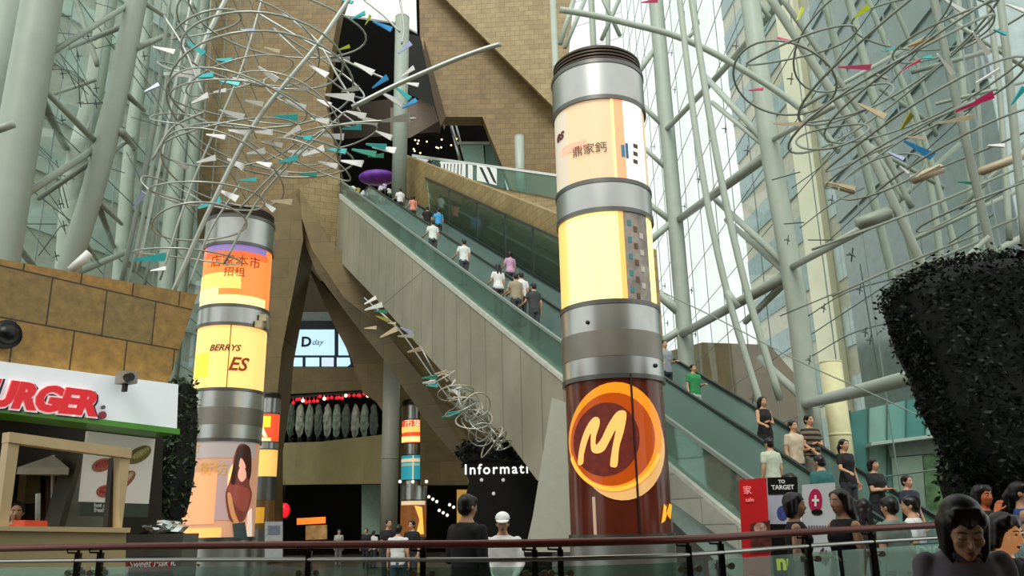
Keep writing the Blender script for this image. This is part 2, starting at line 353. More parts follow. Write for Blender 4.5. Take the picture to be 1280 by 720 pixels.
# ---------------------------------------------------------------- advertising pillars
def glow(name, c, s=.8): return mat(name, c, .25, noise=0, emit=c, estr=s)
class Pillar:
    def __init__(s, label, px, Y, wpx, group=None):
        b = at(px, 664, Y); s.R = wpx/F*Y/2; s.x, s.y, s.Y, s.px = b.x, b.y, Y, px
        s.th = math.atan2(-b.x, b.y)
        s.t = thing('advertising_pillar', label, 'pillar', (b.x, b.y, 0), group)
    def z(s, py):
        # height of a pixel row on the front of the pillar
        k = (s.Y - s.R*.98); X = s.x * k / s.Y
        lo, hi = -1.5, 20
        for _ in range(40):
            m = (lo+hi)/2
            if proj((X, k, m))[1] > py: lo = m
            else: hi = m
        return lo
    def ring(s, name, z0, z1, m, dr=0, parent=None, n=48, f0=-math.pi, f1=math.pi):
        bm = bmesh.new(); full = f1 - f0 > 6.2; N = max(3, int(n*(f1-f0)/6.283)); r = s.R + dr; ri = r - .12
        V = []
        for i in range(N + (0 if full else 1)):
            a = s.th + f0 + (f1-f0)*i/N
            d = Vector((math.sin(a), -math.cos(a), 0))
            V.append([bm.verts.new(Vector((s.x, s.y, zz)) + d*rr) for rr, zz in ((r, z0), (r, z1), (ri, z1), (ri, z0))])
        for i in range(N if full else N):
            A, B = V[i], V[(i+1) % len(V)]
            for k in range(4): bm.faces.new((A[k], B[k], B[(k+1) % 4], A[(k+1) % 4]))
        if not full: bm.faces.new(V[0]); bm.faces.new(list(reversed(V[-1])))
        o = obj(name, bm, m, parent or s.t)
        for p in o.data.polygons: p.use_smooth = abs(p.normal.z) < .5
        try: o.data.set_sharp_from_angle(angle=.6)
        except Exception: pass
        return o
    def steel(s, y0, y1, m=None, dr=.03): 
        z1, z0 = s.z(y0), (s.z(y1) if y1 < 690 else 0)
        o = s.ring('steel_band', z0, z1, m or STEEL, dr)
        e = .035*s.R/.75
        s.ring('edge_ring', z0-e, z0+e, STEEL_D, dr+.012, o); s.ring('edge_ring', z1-e, z1+e, STEEL_D, dr+.012, o)
        return o
    def cap(s, y0, y1):
        z1, z0 = s.z(y0), s.z(y1); n = 5; h = (z1-z0)/n
        o = s.ring('louvre_cap', z0, z1-.02, mat('cap_dark', '#2e2620', .5), -.05)
        for i in range(n): s.ring('louvre', z0+h*(i+.25), z0+h*(i+.75), mat('cap_brown', '#4a3b30', .4, .4), .0, o)
        bm = bmesh.new(); bmesh.ops.create_cone(bm, cap_ends=True, segments=40, radius1=s.R*.97, radius2=s.R*.9, depth=.1, matrix=Matrix.Translation((s.x, s.y, z1)))
        obj('cap_top', bm, mat('cap_dark', '#2e2620'), o)
    def panel(s, y0, y1, m): return s.ring('light_panel', s.z(y1), s.z(y0), m, 0)
    def f(s, px, py=None):
        # angle on the pillar for a pixel column at row py
        zz = s.z(py if py else 660); k = s.Y
        cx = proj((s.x, s.y, zz))[0]; rp = abs(proj((s.x + s.R, s.y, zz))[0] - cx)
        return math.asin(max(-.99, min(.99, (px-cx)/rp)))
    def strip(s, name, x0, x1, y0, y1, m, parent, dr=.012):
        ym = (y0+y1)/2
        return s.ring(name, s.z(y1), s.z(y0), m, dr, parent, f0=s.f(x0, ym), f1=s.f(x1, ym))
    def bend(s, me, a0, z0, dr=.02):
        for v in me.vertices:
            a = s.th + a0 + v.co.x/s.R; r = s.R + dr + v.co.z*.5
            v.co = Vector((s.x + r*math.sin(a), s.y - r*math.cos(a), z0 + v.co.y))
    def decal(s, name, pix, m, parent, dr=.015, smooth=True):
        """outline in photo pixels -> curved sheet on the pillar"""
        uv = [(s.f(x, y)*s.R, s.z(y + 0)) for x, y in pix]
        bm = bmesh.new(); bm.faces.new([bm.verts.new((u, v, 0)) for u, v in uv])
        bmesh.ops.triangulate(bm, faces=bm.faces[:])
        lo = min(u for u, v in uv); hi = max(u for u, v in uv); k = lo + .07
        while k < hi:
            bmesh.ops.bisect_plane(bm, geom=bm.verts[:]+bm.edges[:]+bm.faces[:], plane_co=(k,0,0), plane_no=(1,0,0)); k += .07
        r = bmesh.ops.extrude_face_region(bm, geom=bm.faces[:])
        for e in r['geom']:
            if isinstance(e, bmesh.types.BMVert): e.co.z += .01
        bmesh.ops.recalc_face_normals(bm, faces=bm.faces)
        me = bpy.data.meshes.new(name); bm.to_mesh(me); bm.free(); s.bend(me, 0, 0, dr)
        return link(name, me, m, parent)
    def sdecal(s, name, pix, m, parent, dr=.015):
        q = smooth_path([(x, y, 0) for x, y in pix + pix[:3]], 5); n = len(pix)*5
        return s.decal(name, [(v.x, v.y) for v in q[5:5+n]], m, parent, dr)
    def text(s, name, txt, px, py, size, m, parent, shear=0, off=0, dr=.02):
        me = text_mesh(txt, size, .006, shear, off)
        bm = bmesh.new(); bm.from_mesh(me)
        hi = max((v.co.x for v in bm.verts), default=0); k = .1
        while k < hi:
            bmesh.ops.bisect_plane(bm, geom=bm.verts[:]+bm.edges[:]+bm.faces[:], plane_co=(k,0,0), plane_no=(1,0,0)); k += .1
        bm.to_mesh(me); bm.free()
        s.bend(me, s.f(px, py), s.z(py), dr)
        return link(name, me, m, parent)

P = Pillar('tall advertising pillar with a huge coffee picture, biggest of the lit round pillars', 777, 12.5, 122)
P.cap(57, 77); P.steel(77, 122)
p1 = P.panel(123, 225, glow('cream_poster', '#d8b892', .62))
P.strip('printed_strip', 694, 712, 126, 222, glow('poster_grey', '#cfc4b0', .5), p1)
P.strip('printed_strip', 766, 769, 124, 224, glow('poster_yellow', '#ffd48a', .9), p1)
P.strip('printed_strip', 769, 780, 124, 224, glow('poster_orange', '#f59a70', .8), p1)
P.strip('printed_strip', 780, 803, 124, 224, glow('poster_white', '#f4e6de', .85), p1)
P.strip('printed_strip', 705, 735, 172, 182, glow('poster_pink', '#f0a488', .65), p1, .016)
INK = mat('brown_ink', '#5a4632', .6, noise=0)
P.text('lettering', 'es', 699, 160, .26, mat('maroon_ink', '#6a3030', .6, noise=0), p1, .3, .01)
P.text('lettering', '鼎家鈣', 719, 190, .19, INK, p1)
P.strip('printed_logo', 776, 780, 181, 196, mat('teal_ink', '#2f7f92', .5, noise=0, emit='#2f7f92', estr=.3), p1, .02)
P.strip('printed_logo', 781, 784, 178, 197, mat('blue_ink', '#3a5f88', .5, noise=0, emit='#3a5f88', estr=.3), p1, .02)
for k in range(3): P.strip('printed_stroke', 790, 795, 176+k*10, 181+k*10, INK, p1, .02)
P.steel(226, 262)
p2 = P.panel(262, 377, mat('yellow_light_box', '#ffe79a', .3, noise=0, emit='#ffe58c', estr=1.05))
P.strip('printed_strip', 701, 712, 264, 375, glow('edge_amber', '#f2bd6a', .85), p2)
P.strip('printed_strip', 775, 781, 264, 375, glow('edge_amber2', '#eab060', .8), p2, .013)
P.strip('printed_strip', 781, 808, 264, 375, mat('photo_grey', '#8c8378', .3, noise=.5, nscale=5, emit='#8c8378', estr=.15), p2, .02)
for k in range(14):
    x = 783 + (k*7) % 20; y = 275 + k*7
    P.strip('printed_patch', x, x+4, y, y+7, mat('photo_%s' % ['teal','brown','pale'][k%3], ['#3f8d90','#6a4a30','#d6cdc0'][k%3], .4, noise=0), p2, .026)
b = P.steel(377, 470)
P.ring('dark_band', P.z(445), P.z(412), mat('band_grey', '#8a857c', .4, .9, .05), .036, b)
for x, y in ((738, 401), (815, 455)):
    a = P.th + P.f(x, y); bm = bmesh.new(); bmesh.ops.create_icosphere(bm, subdivisions=1, radius=.035, matrix=Matrix.Translation((P.x+(P.R+.04)*math.sin(a), P.y-(P.R+.04)*math.cos(a), P.z(y)))); obj('bolt', bm, BLACK, b)
p3 = P.panel(470, 672, mat('coffee_brown', '#4a2014', .18, noise=.3, nscale=2, emit='#5a2010', estr=.25))
def ell(cx, cy, rx, ry, n=40, a0=0, a1=360, rot=0):
    o = []
    for i in range(n + (1 if a1-a0 < 360 else 0)):
        a = math.radians(a0 + (a1-a0)*i/n); x, y = rx*math.cos(a), ry*math.sin(a); r = math.radians(rot)
        o.append((cx + x*math.cos(r) - y*math.sin(r), cy + x*math.sin(r) + y*math.cos(r)))
    return o
P.decal('printed_cup', ell(775, 555, 52, 71, rot=-8), glow('cup_cream', '#d8a868', .55), p3, .014)
P.decal('printed_rim', ell(769, 546, 55, 68), glow('cup_orange', '#e08a1c', .6), p3, .018)
P.decal('printed_rim_light', ell(769, 546, 55, 68, a0=20, a1=160, n=24) + list(reversed(ell(769, 543, 52, 66, a0=20, a1=160, n=24))), glow('cup_yellow', '#f4a83a', .8), p3, .03)
P.decal('printed_coffee', ell(766, 549, 49, 58), glow('coffee_orange', '#b0480e', .45), p3, .022)
P.decal('printed_foam', ell(759, 549, 38, 46), mat('foam_brown', '#5c1a0c', .5, noise=.5, nscale=9, emit='#6a1c0a', estr=.35), p3, .026)
P.sdecal('lettering', [(727,577),(730,552),(737,532),(745,521),(751,522),(752,530),(748,545),(748,555),(754,548),(762,530),(771,516),(779,514),(782,520),(779,540),(774,560),(772,582),(767,584),(764,580),(767,556),(770,538),(763,552),(757,563),(749,566),(743,562),(742,550),(742,540),(738,550),(734,566),(733,577)], glow('milk_foam', '#f2b060', .7), p3, .034)
P.strip('seam', 791, 793, 468, 668, mat('seam_dark', '#2a1a12', .4, noise=0), p3, .044)
P.decal('lettering', [(823,655),(826,631),(829,634),(828,646),(833,630),(836,632),(834,650),(831,646),(830,641),(827,652)], glow('gold_logo', '#f0a020', .9), p3, .02)
P.strip('printed_highlight', 744, 747, 620, 668, glow('sheen', '#b49a80', .4), p3, .02)
P.steel(671, 760, mat('base_steel', '#a9aca6', .35, .9, .05), .02)

P = Pillar('advertising pillar showing a long-haired woman in a brown dress, second tallest in view', 272, 19, 85)
P.cap(256, 269); P.steel(269, 303)
p1 = P.panel(304, 383, mat('orange_poster', '#f4843a', .3, noise=0, emit='#f0803a', estr=.85))
P.strip('printed_strip', 262, 330, 303, 313, glow('violet', '#8a74b0', .6), p1)
P.strip('printed_strip', 258, 331, 313, 320, glow('orange_dark', '#e2642e', .7), p1)
P.strip('printed_strip', 255, 300, 340, 352, glow('amber_light', '#ffc468', .95), p1)
P.strip('printed_strip', 253, 300, 352, 360, glow('amber_light', '#ffc468', .95), p1)
P.strip('printed_strip', 253, 328, 368, 382, glow('amber_pale', '#ffdc90', 1.0), p1)
P.strip('printed_strip', 253, 274, 358, 370, glow('amber_pale', '#ffdc90', 1.0), p1, .016)
RI = mat('rust_ink', '#a84a1c', .6, noise=0)
P.text('lettering', '店家本市', 266, 331, .3, RI, p1)
P.text('lettering', '招租', 280, 344, .24, RI, p1)
P.steel(381, 404)
p2 = P.panel(405, 486, mat('amber_light_box', '#ffc878', .3, noise=0, emit='#ffc470', estr=.9))
P.strip('printed_strip', 247, 262, 440, 470, glow('yellow_flash', '#ffd23a', .95), p2)
P.text('lettering', 'BERRYS', 264, 438, .2, mat('brown_ink2', '#6a4a2a', .6, noise=0), p2, .3, .005)
P.text('lettering', 'ES', 284, 462, .42, RI, p2, .3, .01)
P.strip('seam', 285, 286.2, 405, 486, mat('seam_amber', '#b07a3a', .5, noise=0), p2)
b = P.steel(486, 549)
P.ring('dark_band', P.z(530), P.z(508), mat('band_grey', '#8a857c', .4, .9, .05), .036, b)
p3 = P.panel(549, 674, mat('sunset_poster', '#c89878', .3, noise=.15, nscale=1, emit='#c89070', estr=.45))
P.strip('printed_strip', 235, 316, 550, 572, glow('dusk_grey', '#a69c98', .45), p3, .012)
P.strip('printed_strip', 233, 270, 590, 655, glow('peach', '#eeA070', .6), p3, .013)
P.strip('printed_strip', 270, 292, 575, 650, glow('mauve', '#b09490', .45), p3, .013)
P.strip('printed_strip', 231, 276, 660, 673, glow('warm_orange', '#f6b060', .8), p3, .016)
P.text('lettering', '行', 243, 563, .28, mat('gold_ink', '#c89a38', .5, noise=0, emit='#c89a38', estr=.4), p3)
P.text('lettering', '街坊', 252, 592, .3, mat('gold_ink', '#c89a38'), p3)
P.sdecal('printed_glow', [(285,590),(296,575),(305,600),(300,640),(290,650),(284,620)], glow('sun_glow', '#ffc878', .8), p3, .018)
P.sdecal('printed_figure', [(291,570),(296,556),(303,554),(309,560),(310,580),(308,602),(311,618),(306,640),(300,652),(287,652),(283,640),(281,618),(286,600),(289,585)], glow('dress_brown', '#7a3c30', .32), p3, .022)
P.sdecal('printed_hair', [(292,575),(295,560),(302,555),(309,560),(310,585),(307,600),(303,580),(298,572),(295,585),(291,605),(287,600)], glow('hair_dark', '#3c1c16', .25), p3, .034)
P.decal('printed_face', ell(300, 578, 4.5, 9), glow('skin_lit', '#e8a890', .6), p3, .03)
P.sdecal('printed_neck', [(297,585),(303,586),(304,596),(299,602),(295,595)], glow('skin_lit', '#e8a890', .6), p3, .026)
P.sdecal('printed_arm', [(283,618),(287,618),(291,640),(296,655),(292,656),(286,642)], glow('skin_tan', '#c88a58', .45), p3, .028)
P.sdecal('printed_shawl', [(286,605),(308,612),(306,632),(300,640),(290,628),(284,615)], glow('shawl', '#96483c', .35), p3, .026)
P.decal('printed_legs', [(306,640),(311,635),(311,676),(304,676)], glow('legs_pale', '#e6cfc0', .6), p3, .024)
P.decal('printed_bag', [(288,655),(302,653),(305,674),(290,674)], mat('bag_slate', '#4a5a5a', .5, noise=.1), p3, .036)
P.steel(674, 740, mat('base_steel', '#a9aca6'), .02)
for k in range(2):
    bm = bmesh.new(); a = P.th + P.f(322 if k else 318, 400); d = Vector((math.sin(a), -math.cos(a), 0)); c = Vector((P.x, P.y, P.z(402 if k == 0 else 393))) + d*(P.R+.1)
    box(bm, c-Vector((.08,.08,.08)), c+Vector((.08,.08,.08))); obj('bracket', bm, mat('bracket_cream', '#c8bc98', .5), P.t)

P = Pillar('small far advertising pillar half hidden behind the tall one with the woman', 326, 41, 29, None)
P.cap(491, 497); P.steel(497, 516)
p1 = P.panel(516, 552, glow('red_orange', '#e8502a', .8)); P.strip('printed_strip', 322, 338, 520, 534, glow('poster_yellow2', '#ffd030', .9), p1); P.text('lettering', 'A', 322, 545, .7, glow('cream_ink', '#ffe0b0', .9), p1, 0, .05)
P.strip('printed_strip', 322, 338, 547, 552, glow('amber_pale', '#ffdc90'), p1)
P.steel(552, 561); P.panel(561, 596, glow('amber_box', '#eeb860', .85)); P.steel(596, 624, STEEL_D)
p3 = P.panel(624, 662, mat('dark_gold', '#4a3418', .3, noise=.4, emit='#6a4a18', estr=.3)); P.strip('printed_strip', 316, 330, 634, 654, glow('gold_patch', '#c08a2a', .6), p3); P.steel(662, 695, STEEL_D)

P = Pillar('small far advertising pillar with a turquoise band beside the grey round column', 516.5, 48, 31, None)
P.cap(499, 506); P.steel(506, 524)
p1 = P.panel(524, 554, glow('red_orange', '#e8502a', .8)); P.strip('printed_strip', 502, 531, 533, 540, glow('amber_light', '#ffc468'), p1); P.strip('printed_strip', 502, 531, 545, 552, glow('amber_pale', '#ffdc90'), p1); P.text('lettering', '市集', 506, 533, .55, glow('cream_ink', '#ffe0b0', .9), p1)
P.steel(554, 568)
p2 = P.panel(568, 600, mat('turquoise', '#3aa0b0', .3, noise=0, emit='#2f98aa', estr=.6)); P.strip('printed_strip', 502, 531, 573, 577, glow('pale_sand', '#e6c8a0', .7), p2); P.strip('printed_strip', 502, 531, 579, 582, glow('sage', '#9ab89a', .6), p2); P.strip('printed_strip', 515.5, 517, 569, 599, glow('pale_sand', '#e6c8a0', .7), p2, .02)
P.steel(600, 625)
p3 = P.panel(625, 672, mat('brown_glow', '#8a5428', .3, noise=.3, emit='#8a5020', estr=.45)); P.strip('printed_strip', 502, 531, 626, 631, glow('pale_sand', '#e6c8a0', .7), p3); P.decal('printed_shape', [(518,632),(527,634),(529,668),(520,668),(524,650)], glow('gold_bright', '#f2b850', .9), p3, .03)
P.steel(672, 698, STEEL_D)
for k, x in enumerate((500, 516, 533)):
    bm = bmesh.new(); bmesh.ops.create_icosphere(bm, subdivisions=2, radius=.09, matrix=Matrix.Translation(at(x, 602, 47.0))); obj('spot_lamp', bm, glow('lamp_white', '#fff4dc', 1.4), P.t)

# ---------------------------------------------------------------- escalators
C = at(925, 655, 14.0)
lo, hi = 20, 70
for _ in range(50):
    mm_ = (lo+hi)/2; A = at(425, 245, mm_); run = (A-C).xy.length
    if (A.z-C.z)/run > math.tan(math.radians(30)): lo = mm_
    else: hi = mm_
A = at(425, 245, lo)
D = Vector((A.x-C.x, A.y-C.y, 0)); RUN = D.length; D.normalize()
WV = Vector((D.y, -D.x, 0))                       # across, away from the panelled side
TS = (A.z - C.z)/RUN
S0 = -(C.z - .1)/TS                               # where the edge line reaches the floor
EM = Matrix((D, -WV, Vector((0,0,1)))).transposed().to_4x4(); EM.translation = (C.x, C.y, 0)
def zl(s): return max(.1, min(A.z + .0, C.z + TS*s))
def ew(s, w, h): return Vector((C.x, C.y, 0)) + D*s + WV*w + Vector((0, 0, zl(s) + h))
print('ESC', C, A, RUN, TS, S0, WV)
SP = [S0-1.6, S0, 0, 8, 16, RUN, RUN+2.2]
def strip(bm, w0, w1, h0, h1, sp=SP):
    R_ = []
    for s in sp:
        R_.append([bm.verts.new(p) for p in ((s, -w0, zl(s)+h0), (s, -w1, zl(s)+h0), (s, -w1, zl(s)+h1), (s, -w0, zl(s)+h1))])
    for a, b in zip(R_, R_[1:]):
        for k in range(4): bm.faces.new((a[k], a[(k+1)%4], b[(k+1)%4], b[k]))
    bm.faces.new(list(reversed(R_[0]))); bm.faces.new(R_[-1])
def estrip(name, w0, w1, h0, h1, m, parent, sp=SP):
    bm = bmesh.new(); strip(bm, w0, w1, h0, h1, sp); return obj(name, bm, m, parent, mw=EM)
RUB = mat('handrail_rubber', '#2a302e', .35, noise=0)
RUBL = mat('handrail_pale', '#c9d0ca', .3, .3, noise=0)
RUBG = mat('handrail_grey', '#87938d', .35, .2, noise=0)
G_TEAL2 = glass('teal_balustrade_glass', '#d2f2ea', .30, .03, .8)
DECKM = mat('pale_teal_deck', '#b9d2ca', .35, .4, .05)
STEPM = mat('escalator_step', '#88948e', .35, .5, .15, 8)
CP = (C, -D, Vector((0,0,1)))
def escalator(label, w0, w1, rail_near, rail_far, off=0):
    EMo = EM @ Matrix.Translation((off, 0, 0))
    def estrip(name, w0, w1, h0, h1, m, parent, sp=SP):
        bm = bmesh.new(); strip(bm, w0, w1, h0, h1, sp); return obj(name, bm, m, parent, mw=EMo.copy())
    t = thing('escalator', label, 'escalator', ew(S0, (w0+w1)/2, -.1), None)
    estrip('truss_casing', w0, w1, -1.0, -.35, mat('casing_teal_grey', '#a4bdb4', .4, .2), t)
    estrip('skirt', w0, w0+.14, -.35, .02, STEEL, t); estrip('skirt', w1-.14, w1, -.35, .02, STEEL, t)
    estrip('glass_balustrade', w0+.05, w0+.065, .02, .82, G_TEAL, t); estrip('glass_balustrade', w1-.065, w1-.05, .02, .82, G_TEAL2, t); estrip('deck', w1-.03, w1+.13, .0, .06, DECKM, t)
    estrip('handrail', w0+.02, w0+.1, .82, .9, rail_near, t); estrip('handrail', w1-.1, w1-.02, .82, .9, rail_far, t)
    n = 88; ds = (RUN - S0)/n; bm = bmesh.new(); d = ds; h = ds*TS
    box(bm, (0, -(w1-.16), -.02), (d*1.02, -(w0+.16), h)); 
    for k in range(1, 12): 
        y = -(w0+.16) - (w1-w0-.32)*k/12; box(bm, (0, y-.006, h), (d, y+.006, h+.008))
    bmesh.ops.recalc_face_normals(bm, faces=bm.faces); me = bpy.data.meshes.new('step'); bm.to_mesh(me); bm.free(); me.materials.append(STEPM)
    for i in range(n):
        s = S0 + ds*i; o = bpy.data.objects.new('step', me); COL.objects.link(o)
        o.matrix_basis = EMo @ Matrix.Translation((s, 0, zl(s) - .30)); par(o, t)
    return t
E1 = escalator('near escalator with grey panelled side rising steeply to the upper landing', 0, 1.62, RUBG, RUB)
E2 = escalator('far escalator beside the glass wall, carrying people in black tops near its foot', 1.85, 3.45, RUBL, RUB, .45)
def treads(s): return zl(s) - .30 + .25
slab('side_cladding', [(425,245),(560,355.7),(705,474.6),(928,657.5),(930,676),(895,668),(838,622),(760,640),(672,600),(640,556),(560,472),(470,373),(417,318)], CP, .25, CLAD, E1, .02)
slab('edge_trim', [(425,242),(705,471.5),(930,656),(930,661),(705,477),(425,248)], CP, .3, mat('pale_edge', '#c6c8bc', .4), E1, .05)
slab('lower_panel', [(838,586),(930,661),(930,690),(838,624)], CP, .2, CLAD_L, E1, .06)
slab('shade_panel', [(836,622),(932,682),(932,720),(700,720),(700,600)], CP, .2, mat('dark_grey_shade', '#4a4c47', .5), E1, .0)  # dark sheet standing in for the shade beneath the cladding band
tag(slab('wall_support', [(690,497),(707,503),(718,512),(716,690),(656,690),(666,645)], (at(690, 600, 16.8), Vector((1,-.15,0)).normalized(), Vector((0,0,1))), .4, mat('pale_support', '#a9ab9c', .5, 0, .05)), 'pale slanted support panel under the near escalator', 'wall', kind='structure')
# upper landing
bm = bmesh.new(); sp = [RUN+1.9, RUN+14]
for a in range(1): box(bm, (RUN+1.8, -14, A.z-1.2), (RUN+12, .0, A.z-.25))
tag(obj('floor_landing', bm, STONE_L, mw=EM), 'upper landing slab at the top of the escalators', 'landing', kind='structure')
PW4 = (ew(0, 4.3, 0), -D, Vector((0,0,1)))
# wall beyond the escalators, seen through the glass
SW = 8.0; PE = (ew(0, 4.1, 0) * 1, -D, Vector((0,0,1))); PE[0].z = 0
tag(slab('wall_escalator', None, PE, .4, STONE_L, local=[(-SW, zl(SW)-3), (-RUN-3, A.z-4), (-RUN-3, A.z+4.6), (-SW, zl(SW)+3.2)]), 'tan stone wall running up beyond the far escalator', 'wall', kind='structure')
PH = (ew(0, 3.75, 0), -D, Vector((0,0,1)))
sb = thing('stair_balustrade', 'tall greenish glass screen with dark rail in front of the sloping tan wall', 'balustrade', tuple(hit(620, 320, PH[0], -WV)))
slab('glass_panel', [(533,224),(715,308),(715,385),(538,278)], PH, .03, G_RAIL, sb); slab('top_rail', [(532,221),(716,305),(716,308),(532,224.5)], PH, .08, STEEL_D, sb, .03)
for k in range(5): x = 560+k*35; slab('glass_joint', [(x, 236.5+(x-560)*.4615),(x+1, 237+(x-560)*.4615),(x+1.4, 290+(x-560)*.612),(x+.4, 289+(x-560)*.612)], PH, .05, STEEL_D, sb, .01)
# ---------------------------------------------------------------- white ground-floor kiosk with the burger sign
KL, KR = at(0, 530, 9.6), at(208, 540, 11.4)
KU = Vector((KR.x-KL.x, KR.y-KL.y, 0)).normalized(); KP = (KL, KU, Vector((0,0,1))); KN = KU.cross(Vector((0,0,1)))
t = thing('burger_kiosk', 'ochre stone burger kiosk with white sign board and green edge', 'kiosk', (KL.x, KL.y, 0))
slab('stone_fascia', [(-60,313),(247,368),(208,486),(-60,452)], KP, 2.4, STONE_K, t)
sb = slab('sign_board', [(-60,449),(209,483),(207,538),(-60,505)], KP, .5, mat('sign_white', '#e9f0f2', .35, noise=0, emit='#dfeaf0', estr=.25), t, .25)
slab('green_edge', [(-60,506),(209,538),(209,545),(-60,513)], KP, .55, mat('sign_green', '#5aa636', .4, noise=0), sb, .28)
def kmat(px, py, front):
    n = KU.cross(Vector((0,0,1))); p = hit(px, py, KL + n*front, n); return frame_mw(p, KU, Vector((0,0,1)))
RED = mat('sign_red', '#dc1c26', .35, noise=0, emit='#d01420', estr=.35)
me0 = text_mesh('BURGER', .40, .03, .18, .022)
wb = max(v.co.x for v in me0.vertices)
k0 = kmat(120, 519, .30)
Mt = k0 @ Matrix.Translation((-wb*1.0, 0, 0))
halo = link('letter_outline', text_mesh('BURGER', .40, .008, .18, .040), mat('letter_white', '#fdfdfd', .4, noise=0, emit='#ffffff', estr=.3), sb, Mt @ Matrix.Translation((0, 0, -.01)))
link('lettering', me0, RED, sb, Mt)
link('letter_shadow_side', text_mesh('BURGER', .40, .004, .18, .045), mat('letter_navy', '#26304a', .5, noise=0), sb, Mt @ Matrix.Translation((.028, -.012, -.022)))
for (x, y, r, mm) in ((128, 519, 4.5, mat('logo_maroon', '#a83a44', .4, noise=0)), (129, 509, 2.2, mat('logo_grey', '#5a6468', .4, noise=0))):
    bm = bmesh.new(); bmesh.ops.create_cone(bm, cap_ends=True, segments=20, radius1=r/F*11, radius2=r/F*11, depth=.03); obj('logo_dot', bm, mm, sb, mw=kmat(x, y, .27))
bm = bmesh.new(); bmesh.ops.create_uvsphere(bm, u_segments=20, v_segments=12, radius=.13); bmesh.ops.create_cone(bm, cap_ends=True, segments=24, radius1=.17, radius2=.17, depth=.06)
tag(obj('ceiling_speaker', bm, BLACK, mw=kmat(8, 418, .06), smooth=True), 'round black speaker set in the ochre stone fascia', 'speaker')
c = thing('security_camera', 'small pale box camera perched on the white sign board', 'camera', tuple(kmat(158, 478, .4).translation))
M = kmat(158, 474, .42); bm = bmesh.new(); box(bm, (-.08,-.06,-.12), (.08,.09,.12)); obj('body', bm, mat('camera_grey', '#9a968a', .5), c, mw=M)
bm = bmesh.new(); bmesh.ops.create_cone(bm, cap_ends=True, segments=14, radius1=.05, radius2=.05, depth=.1); obj('lens', bm, BLACK, c, mw=M @ Matrix.Translation((-.06, 0, .15)))
bm = bmesh.new(); box(bm, (-.02,-.16,-.05), (.02,-.05,.02)); obj('bracket', bm, BLACK, c, mw=M)
# shop interior
KI = (KL - KN*2.2, KU, Vector((0,0,1)))
wall('wall_kiosk', [(-80,500),(204,535),(200,760),(-80,760)], KI, .3, mat('kiosk_dark', '#2a2116', .7, 0, .4, 1.5), 'dark back wall inside the burger kiosk')
KM = (KL - KN*1.0, KU, Vector((0,0,1)))
slab('slanted_pillar', [(103,566),(125,566),(140,600),(130,668),(75,668)], KM, .4, mat('pillar_grey', '#8a8c80', .5), t)
slab('slanted_pillar_side', [(98,565),(104,566),(76,668),(68,668)], KM, .4, mat('pillar_dark', '#5a5648', .5), t, .05)
slab('back_shelf', [(20,588),(36,588),(36,630),(16,630)], KI, .2, mat('shelf_tan', '#7a6844', .6, 0, .3, 4), t, .3)
for x in (44, 54): slab('back_pillar', [(x,590),(x+5,590),(x+4,655),(x-1,655)], KI, .15, mat('wood_brown', '#5a3a22', .6), t, .3)
u = thing('parasol', 'off-white square parasol inside the kiosk opening', 'parasol', tuple(at(66, 640, 11.6)))
ap = at(66, 569, 11.6)
bm = bmesh.new(); top = bm.verts.new(ap); q = [bm.verts.new(at(x, y, Y)) for x, y, Y in ((22,584,11.0),(84,584,11.0),(92,588,12.2),(36,580,12.4))]
q2 = [bm.verts.new(v.co - Vector((0,0,.09))) for v in q]
for i in range(4): bm.faces.new((top, q[i], q[(i+1)%4])); bm.faces.new((q[i], q2[i], q2[(i+1)%4], q[(i+1)%4]))
bm.faces.new(q2); obj('canopy', bm, mat('canvas', '#d8d2bc', .8), u); tube('pole', [ap, at(66, 668, 11.6)], .025, WHITE, u)
bt = tube('bottle', [at(47, 655, 10.8), at(47.3, 632, 10.8), at(47.5, 624, 10.8), at(47.6, 617, 10.8)], .03, mat('bottle_white', '#cfd2cc', .3)); tag(bt, 'tall white bottle behind the kiosk counter', 'bottle')
# counter frame
KF = (KL + KN*.55, KU, Vector((0,0,1))); WOOD = mat('pale_wood', '#cdb588', .5, 0, .08, 3)
f = thing('kiosk_window_frame', 'pale timber counter with window frame at the front of the kiosk', 'counter', tuple(at(80, 715, 9.4)))
slab('post', [(12,541),(26,543),(10,664),(-3,664)], KF, .14, WOOD, f); slab('post', [(150,560),(164,562),(152,664),(149,664)], KF, .14, WOOD, f, .0)
slab('jamb', [(150,571),(158,572),(151,664),(142,664)], KF, .1, mat('dark_jamb', '#2a221a', .6), f, -.14)
slab('lintel', [(11,540),(164,561),(163,573),(10,553)], KF, .16, WOOD, f, .02)
slab('counter_front', [(-60,661),(153,663),(150,790),(-60,800)], KF, .5, mat('counter_beige', '#b9a878', .5, 0, .06, 2), f, .08)
slab('counter_top', [(-60,657),(155,660),(154,666),(-60,663)], KF, .6, WOOD, f, .14)
# menu board
b = slab('menu_poster', [(124,537),(208,547),(200,629),(115,626)], KP, .06, mat('poster_paper', '#dfdcd2', .5, noise=0, emit='#dcd8cc', estr=.15), front=-.25)
tag(b, 'white poster of three hot dogs hanging below the sign board', 'poster')
def food(cx, cy, rx, ry, rot, c1, c2, n):
    o = slab('printed_hot_dog', ell(cx, cy, rx, ry, 20, rot=rot), KP, .02, mat(n, c1, .5, 0, .25, 30), b, -.235)
    slab('printed_filling', ell(cx+1, cy-2, rx*.75, ry*.45, 16, rot=rot), KP, .02, mat(n+'_top', c2, .5, 0, .5, 60), o, -.222)
food(141, 580, 13, 8, -20, '#c06a4a', '#c2413a', 'bun_red'); food(187, 567, 17, 9, -32, '#8a7a34', '#c9c07a', 'bun_green'); food(168, 600, 18, 8, -40, '#b8684a', '#d8b89a', 'bun_pink'); food(146, 613, 12, 8, -10, '#c05a44', '#b8402e', 'bun_red2')
